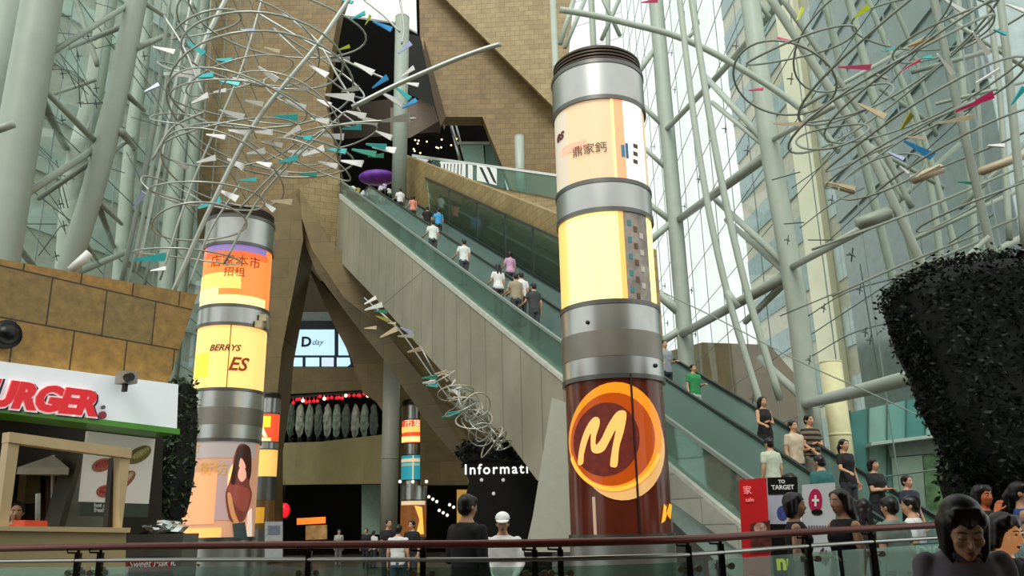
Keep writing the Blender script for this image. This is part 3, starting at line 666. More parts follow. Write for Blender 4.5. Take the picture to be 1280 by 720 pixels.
slab('caption_band', [(114,627),(200,630),(198,646),(112,644)], KP, .05, mat('caption_green', '#38483c', .5, noise=0), b, -.24)
for yy, ss in ((634, 'hot dog'), (640, 'fresh spicy'), ):
    sign_text('lettering', ss, .075, frame_mw(hit(117, yy, KL-KN*.23, KN), KU, Vector((0,0,1))), WHITE, b, .004, off=.002)
lb = slab('shop_sign', [(150,696),(216,694),(216,740),(150,740)], (KL + KN*.2, KU, Vector((0,0,1))), .08, mat('sign_dark', '#2e322c', .5)); tag(lb, 'dark sign with red band and white lettering low behind the railing', 'sign')
slab('red_band', [(150,700),(213,698),(213,713),(150,716)], (KL + KN*.2, KU, Vector((0,0,1))), .05, mat('sign_red2', '#a01c22', .5), lb, .02)
sign_text('lettering', 'Sweet Mak ic', .125, frame_mw(hit(160, 710, KL+KN*.24, KN), KU, Vector((0,0,1))), WHITE, lb, .005, .2)
st = thing('snack_cart', 'crumpled silver covered snack cart beside the hot dog poster', 'cart', tuple(at(197, 690, 12.6)))
bm = bmesh.new(); bmesh.ops.create_icosphere(bm, subdivisions=3, radius=1)
c0 = at(204, 662, 12.6)
for v in bm.verts:
    n = noise.noise(v.co*2.3)*.35; v.co = c0 + Vector((v.co.x*.30*(1+n), v.co.y*.3*(1+n), v.co.z*.13*(1+n)))
obj('silver_cover', bm, mat('foil', '#cfd4d2', .22, 1, .1), st)
bm = bmesh.new(); box(bm, (c0.x-.42, c0.y-.3, 0), (c0.x+.42, c0.y+.3, c0.z-.06)); obj('cart_body', bm, mat('cart_grey', '#6a6c62', .5), st)
o = slab('counter_tray', [(31,650),(59,651),(60,663),(31,662)], (KL + KN*.3, KU, Vector((0,0,1))), .25, mat('tray_orange', '#f0501c', .5, noise=0)); tag(o, 'bright orange tray on the kiosk counter beside the cashier', 'tray')
# ---------------------------------------------------------------- steel trusses
def tube_set(parent, items, m):
    for it in items:
        nm, pix, Ys, w = it[:4]
        if nm == 'column':
            Y0 = Ys if not isinstance(Ys, (list, tuple)) else Ys[0]; a, b = [at(*q, Y0) for q in pix[-2:]]; r = w/F*Y0/2
            pts = [at(*q, Y0) for q in pix]; pts = [pts[0] + (pts[0]-pts[1])*.6] + pts
            if b.z > 0 and a.z > b.z: pts.append(b + (b-a)*(b.z/(a.z-b.z)))
            tube(nm, pts, r, it[4] if len(it) > 4 else m, parent, 16, True); continue
        ptube(nm, pix, Ys, w, it[4] if len(it) > 4 else m, parent, 4 if nm == 'plate' else 12)
t = thing('steel_truss', 'tall grey-green tubular steel truss in front of the right glass wall', 'truss', at(900, 650, 30))
def yx(px, X=9.2): return X/((px-640)/F)
RT = [
 ('column', [(817,-30),(852,370),(862,520)], 45, 21), ('column', [(934,-30),(962,180),(993,360),(1012,520)], 28, 27),
 ('slender_post', [(846,-30),(872,180),(905,350),(958,530)], 24, 9, ), ('slender_post', [(860,-30),(893,180),(930,350),(975,500)], 24, 9.5),
 ('arched_tube', [(700,12),(740,19),(780,28),(850,47),(920,82),(1000,135),(1050,190)], 26, 9), 
 ('brace', [(795,95),(818,62)], 45, 8), ('brace', [(795,124),(830,158)], 45, 7), ('brace', [(800,180),(832,210)], 45, 0.1+6),
 ('brace', [(832,163),(905,86),(985,-10)], [45,35,28], 9), ('brace', [(878,92),(958,178)], [36,28], 9), ('brace', [(890,128),(958,184)], [34,28], 7),
 ('brace', [(800,246),(842,279)], 45, 8), ('brace', [(805,308),(846,272)], 45, 9), ('brace', [(848,275),(965,190)], [45,28], 12),
 ('brace', [(895,250),(980,328)], [38,28], 9), ('brace', [(908,275),(982,340)], [38,28], 8), ('brace', [(852,418),(988,342)], [45,28], 12),
 ('brace', [(822,366),(856,396)], 45, 13), ('brace', [(822,430),(858,408)], 45, 10), ('brace', [(932,402),(990,345)], [36,28], 9), ('brace', [(950,448),(1004,498)], [33,28], 10),
 ('bracket', [(908,364),(922,384)], 24, 10),
 ('brace', [(988,335),(1112,268)], [28,18], 10), ('strut', [(1006,505),(1080,487),(1160,466)], [28,20,17], 16), ('brace', [(964,176),(1042,132)], [28,22], 8),
 ('brace', [(940,-10),(962,22)], 28, 7), ('brace', [(870,35),(860,48)], 30, 6), ('brace', [(775,45),(745,-20)], 50, 6), ('brace', [(752,50),(778,-10)], 50, 6), ('brace', [(720,-10),(700,55)], 40, 7), ('brace', [(735,-10),(706,60)], 40, 6),
 ('column', [(738,-20),(742,60)], 60, 9), ('column', [(760,-20),(760,60)], 60, 7),
]
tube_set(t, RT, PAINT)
t2 = thing('steel_truss', 'cluster of leaning grey-green steel tubes at the far right above the dark hedge', 'truss', at(1150, 600, 16))
RT2 = [
 ('chord', [(958,-10),(1020,85),(1080,178),(1120,260),(1165,360)], 16, 12), ('chord', [(972,-10),(1045,95),(1100,180),(1140,260)], 19, 8, PAINT_D),
 ('chord', [(1163,-20),(1185,80),(1208,180),(1248,350)], 13, 11, PAINT_D), ('chord', [(1248,-20),(1262,100),(1282,310)], 13, 11), ('chord', [(1233,-20),(1250,120),(1262,300)], 18, 8),
 ('column', [(1026,-20),(1048,70)], 30, 11), ('column', [(1056,-20),(1080,75)], 28, 11), ('chord', [(1080,-10),(1110,60),(1150,160),(1180,260),(1205,350)], 22, 8), ('chord', [(1105,-20),(1140,60),(1170,170)], 24, 6, PAINT_D),
 ('chord', [(1128,110),(1160,220),(1180,350)], 25, 9), ('column', [(1196,-20),(1205,130),(1222,345)], 26, 9), ('column', [(1212,-20),(1222,120),(1232,345)], 24, 6, PAINT_D),
 ('brace', [(1015,312),(1150,262),(1290,203)], 14, 3.6), ('brace', [(1040,370),(1130,330),(1290,265)], 14, 3.2, PAINT_D), ('brace', [(1120,345),(1240,295)], 13, 4, PAINT_D), ('brace', [(1182,345),(1236,296)], 11, 6),
 ('brace', [(1000,135),(1160,45)], 20, 6), ('brace', [(1085,285),(1200,180)], 22, 8, PAINT_D), ('brace', [(1140,300),(1290,230)], 20, 6), ('brace', [(1075,175),(1180,235)], 22, 6), ('brace', [(1140,90),(1250,60)], 22, 7, PAINT_D),
 ('brace', [(1200,260),(1290,170)], 20, 7, PAINT_D), ('brace', [(1170,130),(1290,100)], 18, 5), ('brace', [(1215,330),(1290,290)], 20, 9), ('brace', [(1100,110),(1170,160)], 25, 7, PAINT_D),
 ('plate', [(1072,280),(1112,265)], 16, 17), ('plate', [(1140,225),(1178,210)], 16, 14, mat('beige_paint', '#b9a98c', .5, 0, .05)), ('plate', [(1225,215),(1290,190)], 15, 12, mat('beige_paint', '#b9a98c')),
 ('plate', [(1032,230),(1068,240)], 15, 8, mat('beige_paint', '#b9a98c')), ('brace', [(1060,150),(1100,200),(1130,250)], 20, 6), ('brace', [(1180,20),(1290,90)], 22, 6),
]
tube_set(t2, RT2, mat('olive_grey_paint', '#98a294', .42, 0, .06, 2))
t3 = thing('steel_truss', 'massive pale steel column truss at the left above the ochre kiosk', 'truss', at(60, 640, 18))
LT = [
 ('column', [(58,-30),(18,200),(-6,340)], 16.5, 54), ('column', [(27,-30),(-25,170)], 20, 46, PAINT),
 ('column', [(177,-30),(132,180),(82,350)], 19, 29), ('column', [(137,-20),(118,110),(92,220),(80,360)], 30, 26), ('column', [(186,-20),(178,80),(164,180),(148,360)], 36, 18), ('column', [(226,180),(212,300),(206,380)], 46, 22),
 ('column', [(256,-20),(243,180),(232,300),(222,400)], 46, 17, PAINT_D),
 ('chord', [(215,-20),(188,180),(150,360)], 24, 6, PAINT_D), ('chord', [(243,-20),(205,180),(172,340)], 24, 5, TUBE), ('chord', [(225,-20),(196,180),(166,340)], 25, 4), ('chord', [(234,60),(204,230),(180,360)], 26, 4, PAINT_D), ('chord', [(210,90),(180,260),(160,360)], 26, 3.5),
 ('brace', [(46,77),(164,4)], [16.5,19], 8), ('brace', [(85,60),(154,33)], [22,19], 7, PAINT_D), ('brace', [(44,100),(122,180)], [16.5,19], 9), ('brace', [(43,108),(82,185)], [16.5,30], 11, PAINT_D),
 ('brace', [(6,260),(118,186)], [16.5,19], 10), ('brace', [(48,248),(112,204)], [20,19], 7, PAINT_D), ('stub', [(-14,166),(17,155)], 14, 11), ('brace', [(2,283),(46,338)], [16.5,22], 9), ('brace', [(92,-10),(108,40),(122,82)], 26, 8, PAINT_D),
 ('brace', [(170,60),(208,44)], [19,30], 8, PAINT_D), ('brace', [(172,-2),(208,22)], [19,30], 7), ('brace', [(158,118),(180,138)], [19,30], 7, PAINT_D), ('brace', [(118,245),(142,308)], [19,36], 7, PAINT_D), ('brace', [(121,250),(152,280)], [19,30], 6),
 ('brace', [(98,340),(165,312)], [24,30], 8), ('brace', [(88,338),(112,316)], 17, 11, WHITE), ('brace', [(152,165),(168,185)], [19,36], 8), ('brace', [(138,190),(166,172)], [19,36], 6), ('brace', [(104,300),(125,330)], [19,30], 6),
 ('brace', [(-5,60),(40,20)], 21, 9, PAINT_D), ('brace', [(60,120),(120,100)], 28, 5, PAINT_D), ('brace', [(0,330),(10,280)], 22, 10),
]
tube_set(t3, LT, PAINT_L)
tb = ptube('steel_tube', [(441,-8),(395,58),(320,152),(262,262),(212,375)], 15.5, 6.5, TUBE); tag(tb, 'long straight silver tube slanting down past the swirling sculpture', 'tube')
tb = ptube('steel_tube', [(292,-20),(250,66),(225,150)], 18, 8, TUBE); tag(tb, 'short pale tube leaning at the top behind the swirling sculpture', 'tube')
tb = ptube('steel_tube', [(440,134),(498,105),(560,78),(600,63),(626,55)], 15, 7, TUBE); tag(tb, 'silver tube jutting out to the right of the swirling sculpture, gently curved', 'tube')
# ---------------------------------------------------------------- glass walls
def glass_wall(name, pts, z0, z1, dz, m, label, step):
    t = thing(name, label, 'glass wall', (*pts[0], 0), kind='structure')
    gl = bmesh.new(); jn = bmesh.new()
    for (x0, y0), (x1, y1) in zip(pts, pts[1:]):
        L = math.hypot(x1-x0, y1-y0); n = max(1, round(L/step)); d = Vector((x1-x0, y1-y0, 0))/L; nn = Vector((d.y, -d.x, 0))*.012
        for i in range(n):
            a = Vector((x0, y0, z0)) + d*(L*i/n); b = Vector((x0, y0, z0)) + d*(L*(i+1)/n); up = Vector((0,0,z1-z0))
            P8 = [a-nn, b-nn, b+nn, a+nn]; v = [gl.verts.new(p) for p in P8] + [gl.verts.new(p+up) for p in P8]
            for f in ((0,1,5,4),(2,3,7,6)): gl.faces.new([v[k] for k in f])
            sweep(jn, [a, a+up], .022, 4)
        z = z0
        while z < z1: sweep(jn, [Vector((x0,y0,z)), Vector((x1,y1,z))], .022, 4); z += dz
    obj('glass_panes', gl, m, t); obj('joints', jn, mat('joint_grey', '#7c8a86', .5, noise=0), t)
    return t
gw = glass_wall('window_1', [(10.6, 17), (10.6, 66)], 0, 46, 2.6, G_WALL, 'tall clear glass wall on the right letting in white daylight', 3.2)
gw2 = glass_wall('window_2', [(-13.5, 14), (-14.5, 30), (-17, 58)], 4, 44, 2.4, G_WALL, 'tall glass wall on the left behind the massive steel columns', 2.4)
gw3 = glass_wall('window_3', [(10.6, 66), (3.0, 70)], 0, 60, 2.6, G_WALL, 'glass wall above the big advertising pillar', 2.6)
# cable fittings on the glass
CB = mat('cable_dark', '#4d5955', .4, .5, noise=0)
def fit(parent, p, s):
    bm = bmesh.new()
    for a in (.6, 2.2): sweep(bm, [p + Vector((0, math.cos(a), math.sin(a)))*s, p - Vector((0, math.cos(a), math.sin(a)))*s], .028*s/.3, 5)
    bmesh.ops.create_icosphere(bm, subdivisions=1, radius=.07*s/.3, matrix=Matrix.Translation(p))
    sweep(bm, [p, p + Vector((-.5 if p.x > 0 else .5, 0, 0))*s*1.6], .03*s/.3, 5)
    return obj('spider_fitting', bm, CB, parent)
cb = thing('cable_net', 'thin bracing cables and dark spider fittings on the right glass wall', 'cable net', (10.3, 30, 10))
r2 = random.Random(3)
for i in range(46):
    y = r2.choice([24, 27, 30, 33, 36, 39, 42, 46, 50, 54, 58]); z = 4 + 2.6*r2.randrange(0, 11); fit(cb, Vector((10.4, y, z)), .22)
for pix, Y in (([(990,235),(1030,205),(1070,165)], 24), ([(1000,285),(1040,255),(1080,235)], 24), ([(1010,395),(1060,365),(1130,345)], 24), ([(1015,445),(1070,415),(1150,395)], 24), ([(975,395),(1060,360)], 23), ([(1075,330),(1090,420),(1100,480)], 22), ([(965,225),(1000,215)], 26), ([(980,280),(1005,278)], 26), ([(1010,300),(1060,300)], 24)):
    ptube('cable', pix, Y, 1.6, CB, cb, 6)
for x, y in ((1052,172),(1040,250),(1075,362),(1088,425),(1030,385),(1082,415),(1012,450),(985,300)): fit(cb, at(x, y, 23.5), .15)
cl = thing('cable_net', 'thin bracing cables and dark spider fittings between the left steel columns', 'cable net', (-12, 22, 10))
for pix in ([(30,120),(75,150),(130,190)], [(62,10),(95,75),(118,120)], [(60,35),(95,110)], [(65,40),(100,45),(120,60)], [(55,85),(95,92),(110,130)], [(35,135),(45,180),(80,215)], [(15,190),(60,200),(80,260)], [(45,178),(65,198)], [(70,75),(110,118)], [(62,20),(90,20)], [(70,200),(85,260)], [(30,280),(70,280)], [(48,320),(76,282)], [(60,240),(95,290)], [(180,100),(230,180)], [(100,130),(130,128)], [(96,60),(100,130)], [(160,70),(190,110)]):
    ptube('cable', pix, 20, 1.3, CB, cl, 6)
r4 = random.Random(11)
for _ in range(26):
    x, y = r4.uniform(25, 235), r4.uniform(0, 320); a = r4.choice((.9, -.25, .3, 1.1)); L = r4.uniform(25, 55); ptube('cable', [(x, y), (x+L*math.cos(a), y+L*math.sin(a))], r4.uniform(20, 26), 1.1, CB, cl, 5)
for x, y in ((62,35),(38,140),(30,200),(65,82),(78,92),(100,128),(30,278),(70,320),(98,70),(75,255),(120,110),(82,225),(152,160),(180,70),(120,130),(55,20),(45,102),(110,45),(78,150),(40,230),(80,282),(148,130)): fit(cl, at(x, y, 20), .13)
# ---------------------------------------------------------------- outside: towers, terrace, sky is the world
def tower(label, P1, P2, z1, m, bands, cols, depth=12):
    d = (P2-P1); d.z = 0; L = d.length; d.normalize(); n = Vector((d.y, -d.x, 0))
    if n.dot(-P1) < 0: n = -n
    M = Matrix((d, n.cross(Vector((0,0,1))) if False else -n, Vector((0,0,1)))).transposed().to_4x4(); M.translation = Vector((P1.x, P1.y, 0))
    t = thing('office_tower', label, 'building', (P1.x, P1.y, 0))
    bm = bmesh.new(); box(bm, (0, 0, -2), (L, depth, z1)); obj('wall', bm, m, t, mw=M)
    for (a, b, z0, zt, mm) in bands:
        bm = bmesh.new(); box(bm, (a, -.15, z0), (b, .3, zt)); obj('window_band', bm, mm, t, mw=M)
    for (a, b, z0, zt, mm) in cols:
        bm = bmesh.new(); box(bm, (a, -.6, z0), (b, .3, zt)); obj('pier', bm, mm, t, mw=M)
    return t, M
CREAM = stone('cream_cladding', '#dcd8c0', '#cfcbb2', '#a9a690', 2.4, 2.4, off=0, ms=.04, rough=.4)
CREAMV = mat('cream_pier', '#ddd8bc', .5, 0, .04, .6)
BAND = stone('band_glass', '#6c888a', '#79938f', '#61797a', 2.2, 5, off=0, rough=.15, ms=.06)
BANDL = stone('pale_band_glass', '#aebcba', '#9fb0ae', '#7b8d8c', 2.2, 5, off=0, rough=.2, ms=.05)
PA = at(968, 640, 92); PB = at(1130, 640, 66)
LL = (PB-PA).xy.length
bands = []
for k in range(16): bands.append((.2, LL*.62, 8 + k*5.0, 10.6 + k*5.0, BAND))
TG, TM = tower('pale cream office tower with slanting window bands outside the right glass wall', PA, PA + (PB-PA)*1.15, 64, CREAM, bands, [(LL*.62, LL*.78, 0, 64, CREAMV), (LL*1.05, LL*1.15, 0, 64, CREAMV)], 20)
for k in range(10):
    bm = bmesh.new(); box(bm, (LL*.8, -.12, 10+k*6), (LL*1.04, .3, 13.4+k*6)); obj('window_band', bm, BANDL, TG, mw=TM)
PA2 = at(1100, 640, 56); PB2 = at(1345, 640, 36)
t_, M_ = tower('blue-grey glass office building behind the far right steel tubes', PA2, PB2, 62, BANDL, [], [], 15)
t_.children[0].data.materials[0] = BANDL
for k in range(14):
    L2 = (PB2-PA2).xy.length; bm = bmesh.new(); box(bm, (0, -.15, 22+k*3.2), (L2, .2, 23.6+k*3.2)); obj('window_band', bm, BAND if k % 2 else mat('grey_spandrel', '#8a9896', .4, 0, .1, .4), t_, mw=M_)
PA3 = at(-160, 640, 40); PB3 = at(330, 640, 66)
tl, ML = tower('pale grey-green building seen through the left glass wall', PA3, PB3, 60, stone('pale_green_cladding', '#e2e8dc', '#d6ddd0', '#b4beb0', 3, 2.2, off=0, ms=.06), [], [], 14)
L3 = (PB3-PA3).xy.length
for k in range(14):
    bm = bmesh.new(); box(bm, (0, -.15, 8+k*3.6), (L3*.85, .2, 9.5+k*3.6)); obj('window_band', bm, mat('window_pale_teal', '#b4cac2', .25, 0, .35, .3), tl, mw=ML)
tag(slab('stone_terrace', [(828,441),(878,428),(962,431),(1006,482),(1006,700),(828,700)], py_plane(64), 6, STONE_B), 'low brown stone terrace block outside behind the far escalator', 'terrace')
# lower right: teal glass entrance, cream column, lift door
PT = py_plane(27, -12, 0, 1100, 560)
cyl('cream_column', 1038, 452, 1040, 640, 26, 27, mat('cream_paint', '#e0dcae', .5, 0, .04), 'cream round column behind the riders at the foot of the escalator')
e = thing('glass_entrance', 'teal glass entrance screen behind the foot of the far escalator', 'entrance', at(1120, 660, 27))
TEALS = [mat('teal_pane_a', '#7fb3ae', .1, .1, .2, .8), mat('teal_pane_b', '#5f9a98', .1, .1, .2, .8), mat('teal_pane_c', '#9cc4bd', .1, .1, .2, .8)]
xsT = [1040, 1062, 1085, 1108, 1132, 1156, 1182, 1210]
for i, (a, b) in enumerate(zip(xsT, xsT[1:])):
    slab('glass_panel', [(a+1,520-(a-1040)*.21),(b-.5,520-(b-1040)*.21),(b-.5,620),(a+1,620)], PT, .1, TEALS[i % 3], e)
    slab('mullion', [(a-.5,518-(a-1040)*.21),(a+1.2,518-(a-1040)*.21),(a+1.2,640),(a-.5,640)], PT, .2, mat('mullion_teal', '#41685f', .4, noise=0), e, .06)
slab('canopy_edge', [(1082,556),(1186,543),(1186,547),(1082,560)], PT, 1.0, mat('canopy_white', '#b9c8c0', .4, noise=0), e, .9)
slab('transom_panel', [(1108,557),(1172,548),(1172,567),(1110,572)], PT, .2, mat('grey_panel2', '#7d8a80', .5), e, .3)
slab('door_leaf', [(1112,573),(1150,570),(1156,660),(1118,660)], PT, .1, mat('door_grey_green', '#8ea194', .3, .2, .2, 2), e, .28)
slab('door_leaf', [(1151,570),(1185,567),(1190,660),(1157,660)], PT, .1, mat('door_green', '#5f7f58', .25, .1, .5, 3), e, .28)
slab('white_post', [(1170,548),(1176,547),(1187,640),(1181,640)], PT, .15, mat('post_white', '#dfe8e2', .4, noise=0), e, 1.0)
# rail cable crossing the glass and far stair rail
tb = ptube('guide_wire', [(830,366),(900,400),(1000,452),(1085,490),(1150,520)], [20,19,18,17,16], 1.7, PAINT_D); tag(tb, 'thin steel guide wire sloping across the right glass wall', 'wire')
# ---------------------------------------------------------------- hanging sculptures
FINC = {'w': mat('fin_white', '#fafbf8', .35, 0, .03), 'c': mat('fin_cyan', '#46c4c8', .3, .1, .05), 'b': mat('fin_blue', '#3f9fe0', .3, .1, .05), 'g': mat('fin_grey', '#a6a69c', .4, .2, .05), 'l': mat('fin_lilac', '#b4bde6', .3, .1, .05),
        't': mat('fin_teal', '#3f9f8a', .3, .1, .05), 'p': mat('fin_pink', '#e0567e', .3, .1, .05), 'm': mat('fin_magenta', '#b81858', .3, .1, .05), 'y': mat('fin_lime', '#b9c832', .3, .1, .05), 'o': mat('fin_ochre', '#b0844a', .4, 0, .05), 'e': mat('fin_beige', '#d6c6a4', .4, 0, .05), 'v': mat('fin_olive', '#9a9430', .4, 0, .05)}
def fin_mesh(name, L, m):
    bm = bmesh.new(); a, b, t = .05, .085, .012
    P8 = [(-L/2,-t,-a*.4),(-L/2,t,-a*.4),(-L/2,t,a*.4),(-L/2,-t,a*.4),(L/2*.94,-t,-b),(L/2*.94,t,-b),(L/2,t,b),(L/2,-t,b)]
    v = [bm.verts.new(p) for p in P8]
    for f in ((0,1,2,3),(4,7,6,5),(0,4,5,1),(1,5,6,2),(2,6,7,3),(3,7,4,0)): bm.faces.new([v[i] for i in f])
    bmesh.ops.recalc_face_normals(bm, faces=bm.faces); me = bpy.data.meshes.new(name); bm.to_mesh(me); bm.free(); me.materials.append(m); return me
FM = {k: fin_mesh('fin', 1.0, v) for k, v in FINC.items()}
def fin(parent, px, py, ang, Lpx, c, Y, r=rnd, wide=1.0):
    L = Lpx/F*Y*1.12; a = math.radians(-ang)
    u = (RIGHT*math.cos(a) + UP*math.sin(a)); u = (u + FWD*r.uniform(-.5, .5)).normalized()
    v = (UP*math.cos(a) - RIGHT*math.sin(a) + FWD*r.uniform(-.4,.4)); v = (v - u*v.dot(u)).normalized(); n = v.cross(u)
    M = Matrix((u, -n, v)).transposed().to_4x4(); M.translation = at(px, py, Y)
    o = bpy.data.objects.new('fin', FM[c]); COL.objects.link(o); o.matrix_basis = M @ Matrix.Diagonal((L, 1.5, L/.55*.95*wide, 1)); par(o, parent)
def hoop(parent, px, py, rpx, Y, tx, ty, w=2.4, m=TUBE, a0=0, a1=360, wob=.05):
    c = at(px, py, Y); R_ = rpx/F*Y; n = 40; pts = []
    E = Matrix.Rotation(tx, 3, 'X') @ Matrix.Rotation(ty, 3, 'Y')
    ph = rnd.uniform(0, 6.3)
    N = n if a1-a0 == 360 else int(n*(a1-a0)/360)
    for i in range(N + (0 if a1-a0 == 360 else 1)):
        a = math.radians(a0 + (a1-a0)*i/N); rr = R_*(1 + wob*math.sin(2*a + ph))
        pts.append(c + E @ Vector((rr*math.cos(a), rr*math.sin(a), (.04*R_*math.sin(2*a+ph)))))
    bm = bmesh.new(); sweep(bm, pts, w/F*Y/2, 7, closed=(a1-a0 == 360)); obj('hoop', bm, m, parent, smooth=True)
s1 = thing('hanging_sculpture', 'swirling silver hoop sculpture bristling with white and cyan fins at the upper left', 'sculpture', at(310, 150, 16.5))
for px, py, r_, tx, ty, w in ((330,70,115,.1,.05,3.2),(310,50,100,-.15,.25,2.6),(330,110,130,.05,-.15,3),(300,130,95,.2,.1,2.6),(320,160,120,-.1,.2,2.6),(290,180,90,.15,-.2,2.6),(340,190,105,.1,.1,2.8),(280,215,85,-.2,.15,2.6),(260,245,75,.15,.1,2.6),(250,280,62,.0,-.15,2.8),(235,320,70,.2,.1,2.4),(240,90,45,.5,.3,2.4),(260,30,50,.4,-.3,3),(390,130,70,.6,.5,2.4),(400,80,75,.5,.7,2.6),(225,150,40,.6,.2,2.2),(390,200,60,.1,.4,2.4),(350,30,120,.15,.1,2.8),(215,240,40,.5,.5,2.2),(300,95,80,.4,-.3,2.2),(350,150,90,-.3,.3,2.2),(420,170,55,.2,-.2,2.4)):
    hoop(s1, px, py, r_, 16.5 + rnd.uniform(-.6,.6), tx, ty, w)
for pix in ([(280,330),(330,240),(420,150),(432,140)], [(200,350),(240,230),(300,90),(330,-10)], [(300,260),(350,210),(410,160),(500,150),(520,148)], [(320,15),(380,50),(440,80),(485,100)], [(345,10),(395,50),(425,100),(450,140)], [(190,200),(215,160),(255,140)], [(205,20),(230,60),(255,120)], [(235,360),(262,290),(300,230)], [(500,0),(505,35),(502,55)], [(455,0),(480,20),(500,40)]):
    ptube('stem', pix, 16.3, 3.2, TUBE, s1, 8)
FL = [(335,92,35,28,'w'),(398,88,30,28,'w'),(455,85,28,28,'w'),(478,32,20,26,'b'),(475,103,-35,24,'b'),(424,75,-10,28,'g'),(438,112,-8,24,'g'),(425,120,5,36,'w'),(445,142,15,26,'w'),(490,123,25,30,'w'),(503,116,38,24,'c'),(512,130,-35,22,'b'),(506,60,-45,22,'l'),(510,90,-30,20,'w'),(378,111,0,20,'g'),(358,146,5,30,'c'),(330,165,5,25,'w'),(380,172,10,24,'c'),(480,168,25,24,'w'),(470,182,10,26,'c'),(415,170,0,30,'w'),(495,149,-3,40,'g'),(448,20,-20,20,'c'),(435,2,20,16,'c'),(310,38,12,22,'l'),(285,102,8,30,'c'),(228,92,-3,44,'w'),(250,124,-20,26,'w'),(290,142,15,30,'w'),(205,62,10,26,'w'),(190,110,-35,20,'l'),(275,114,-5,18,'w'),(295,204,28,30,'w'),(285,243,25,30,'w'),(262,255,-20,30,'c'),(188,323,-8,36,'c'),(174,250,-50,24,'l'),(198,337,-10,18,'w'),(352,252,3,26,'e'),(336,258,35,22,'w'),(385,218,0,22,'t'),(440,203,10,30,'w'),(455,190,10,30,'t'),(480,186,10,30,'w'),(320,190,-5,26,'w'),(300,165,5,28,'w'),(340,180,8,26,'g'),(360,200,-12,26,'c'),(330,205,15,24,'w'),(270,170,8,24,'w'),(310,225,-5,20,'c'),(400,150,12,26,'w'),(370,130,22,26,'w'),(345,122,-15,24,'g'),(392,190,-20,28,'w'),(420,188,8,26,'c'),(410,205,14,24,'w'),(365,165,-30,24,'w'),(318,128,10,22,'w'),(340,62,12,20,'e'),(245,60,35,26,'c'),(222,45,-20,20,'g'),(280,75,5,22,'c'),(255,95,-10,24,'c'),(300,100,18,20,'w'),(238,160,20,22,'g'),(258,200,-15,24,'w'),(225,205,30,20,'g'),(515,105,12,18,'w'),(430,60,-25,16,'y'),(460,25,-60,14,'y'),(405,128,25,22,'w'),(440,160,-10,24,'c'),(460,150,18,26,'w'),(470,195,-8,20,'t'),(375,190,4,30,'w'),(350,215,10,20,'w')]
for x, y, a, L, c in FL: fin(s1, x, y, a, L, c, 16 + rnd.uniform(-.7,.7))
s2 = thing('hanging_sculpture', 'tangled steel hoop sculpture with magenta, white and lime fins at the upper right', 'sculpture', at(1130, 120, 12.5))
for px, py, r_, tx, ty, w in ((1130,60,160,-.1,-.45,4),(1110,110,150,.05,-.5,3.6),(1150,150,140,.1,-.4,3.4),(1180,90,170,-.05,-.35,3.4),(1120,180,110,.15,-.5,3),(1000,60,75,.3,-.2,3.2),(980,100,70,-.2,.35,3.2),(1200,190,120,.1,-.35,3.2),(1060,130,60,.6,-.4,3),(1090,40,120,-.2,-.3,3),(1220,30,110,.15,-.3,3.4),(1040,170,45,.7,-.3,3),(1100,220,60,.6,-.5,2.8),(1230,250,90,.1,-.4,3),(1150,30,90,.2,.2,2.8)):
    hoop(s2, px, py, r_, 12.5 + rnd.uniform(-.5,.5), tx, ty, w, PAINT_D)
for x, y, a, L, c, w in [(1068,84,-3,46,'p',.9),(1218,129,-25,46,'m',1.1),(1148,186,30,40,'b',1.4),(1158,72,-15,18,'c',1.6),(1182,80,42,36,'w',.9),(1226,54,42,40,'w',.9),(1194,8,20,46,'w',.9),(1077,15,-38,22,'y',2.2),(1000,18,-60,24,'y',1.2),(980,50,30,18,'p',1.6),(1152,53,-15,34,'o',1.0),(1133,152,-60,22,'v',2.0),(1138,82,-30,26,'p',.7),(1052,232,15,32,'e',1.0),(1090,138,30,36,'e',1.2),(1272,120,-60,24,'c',1.6),(1195,150,-8,40,'e',.9),(945,112,0,18,'p',1.0),(1205,228,5,18,'t',1.2),(1245,182,0,20,'w',1.4),(1120,195,30,20,'l',1.4),(1130,212,40,14,'w',1.3),(1145,172,0,30,'e',.9),(1270,10,20,28,'w',1),(1110,62,-20,24,'c',.8),(1250,40,10,22,'c',1),(985,155,0,38,'e',.8),(1160,215,-25,30,'e',1),(812,2,0,22,'p',1.4),(1040,90,40,18,'w',.8),(1235,95,-30,30,'w',.8),(1100,95,10,24,'g',1)]:
    fin(s2, x, y, a, L, c, 12.3 if x > 900 else 20, rnd, w*.62)
s3 = thing('hanging_sculpture', 'small tangled grey sculpture with white and teal fins along the diagonal stone beam', 'sculpture', at(590, 520, 22))
for i in range(26):
    k = rnd.random(); hoop(s3, 556+70*k+rnd.uniform(-6,6), 478+82*k+rnd.uniform(-14,10), rnd.uniform(8,24), 21.5+rnd.uniform(-.5,.5), rnd.uniform(-1,1), rnd.uniform(-1,1), 1.8, TUBE if i % 3 else mat('tube_pale', '#c8c4b4', .4, .3, noise=0))
for i in range(30):
    k = rnd.random(); fin(s3, 556+72*k, 480+80*k+rnd.uniform(-14,10), rnd.uniform(-60,60), 9, rnd.choice('ggewg'), 21.5)
for pix in ([(455,372),(480,395),(505,420),(540,470),(580,520),(625,560)], [(525,432),(545,470)], [(470,385),(500,412)]): ptube('stem', pix, 21.8, 2, TUBE, s3, 6)
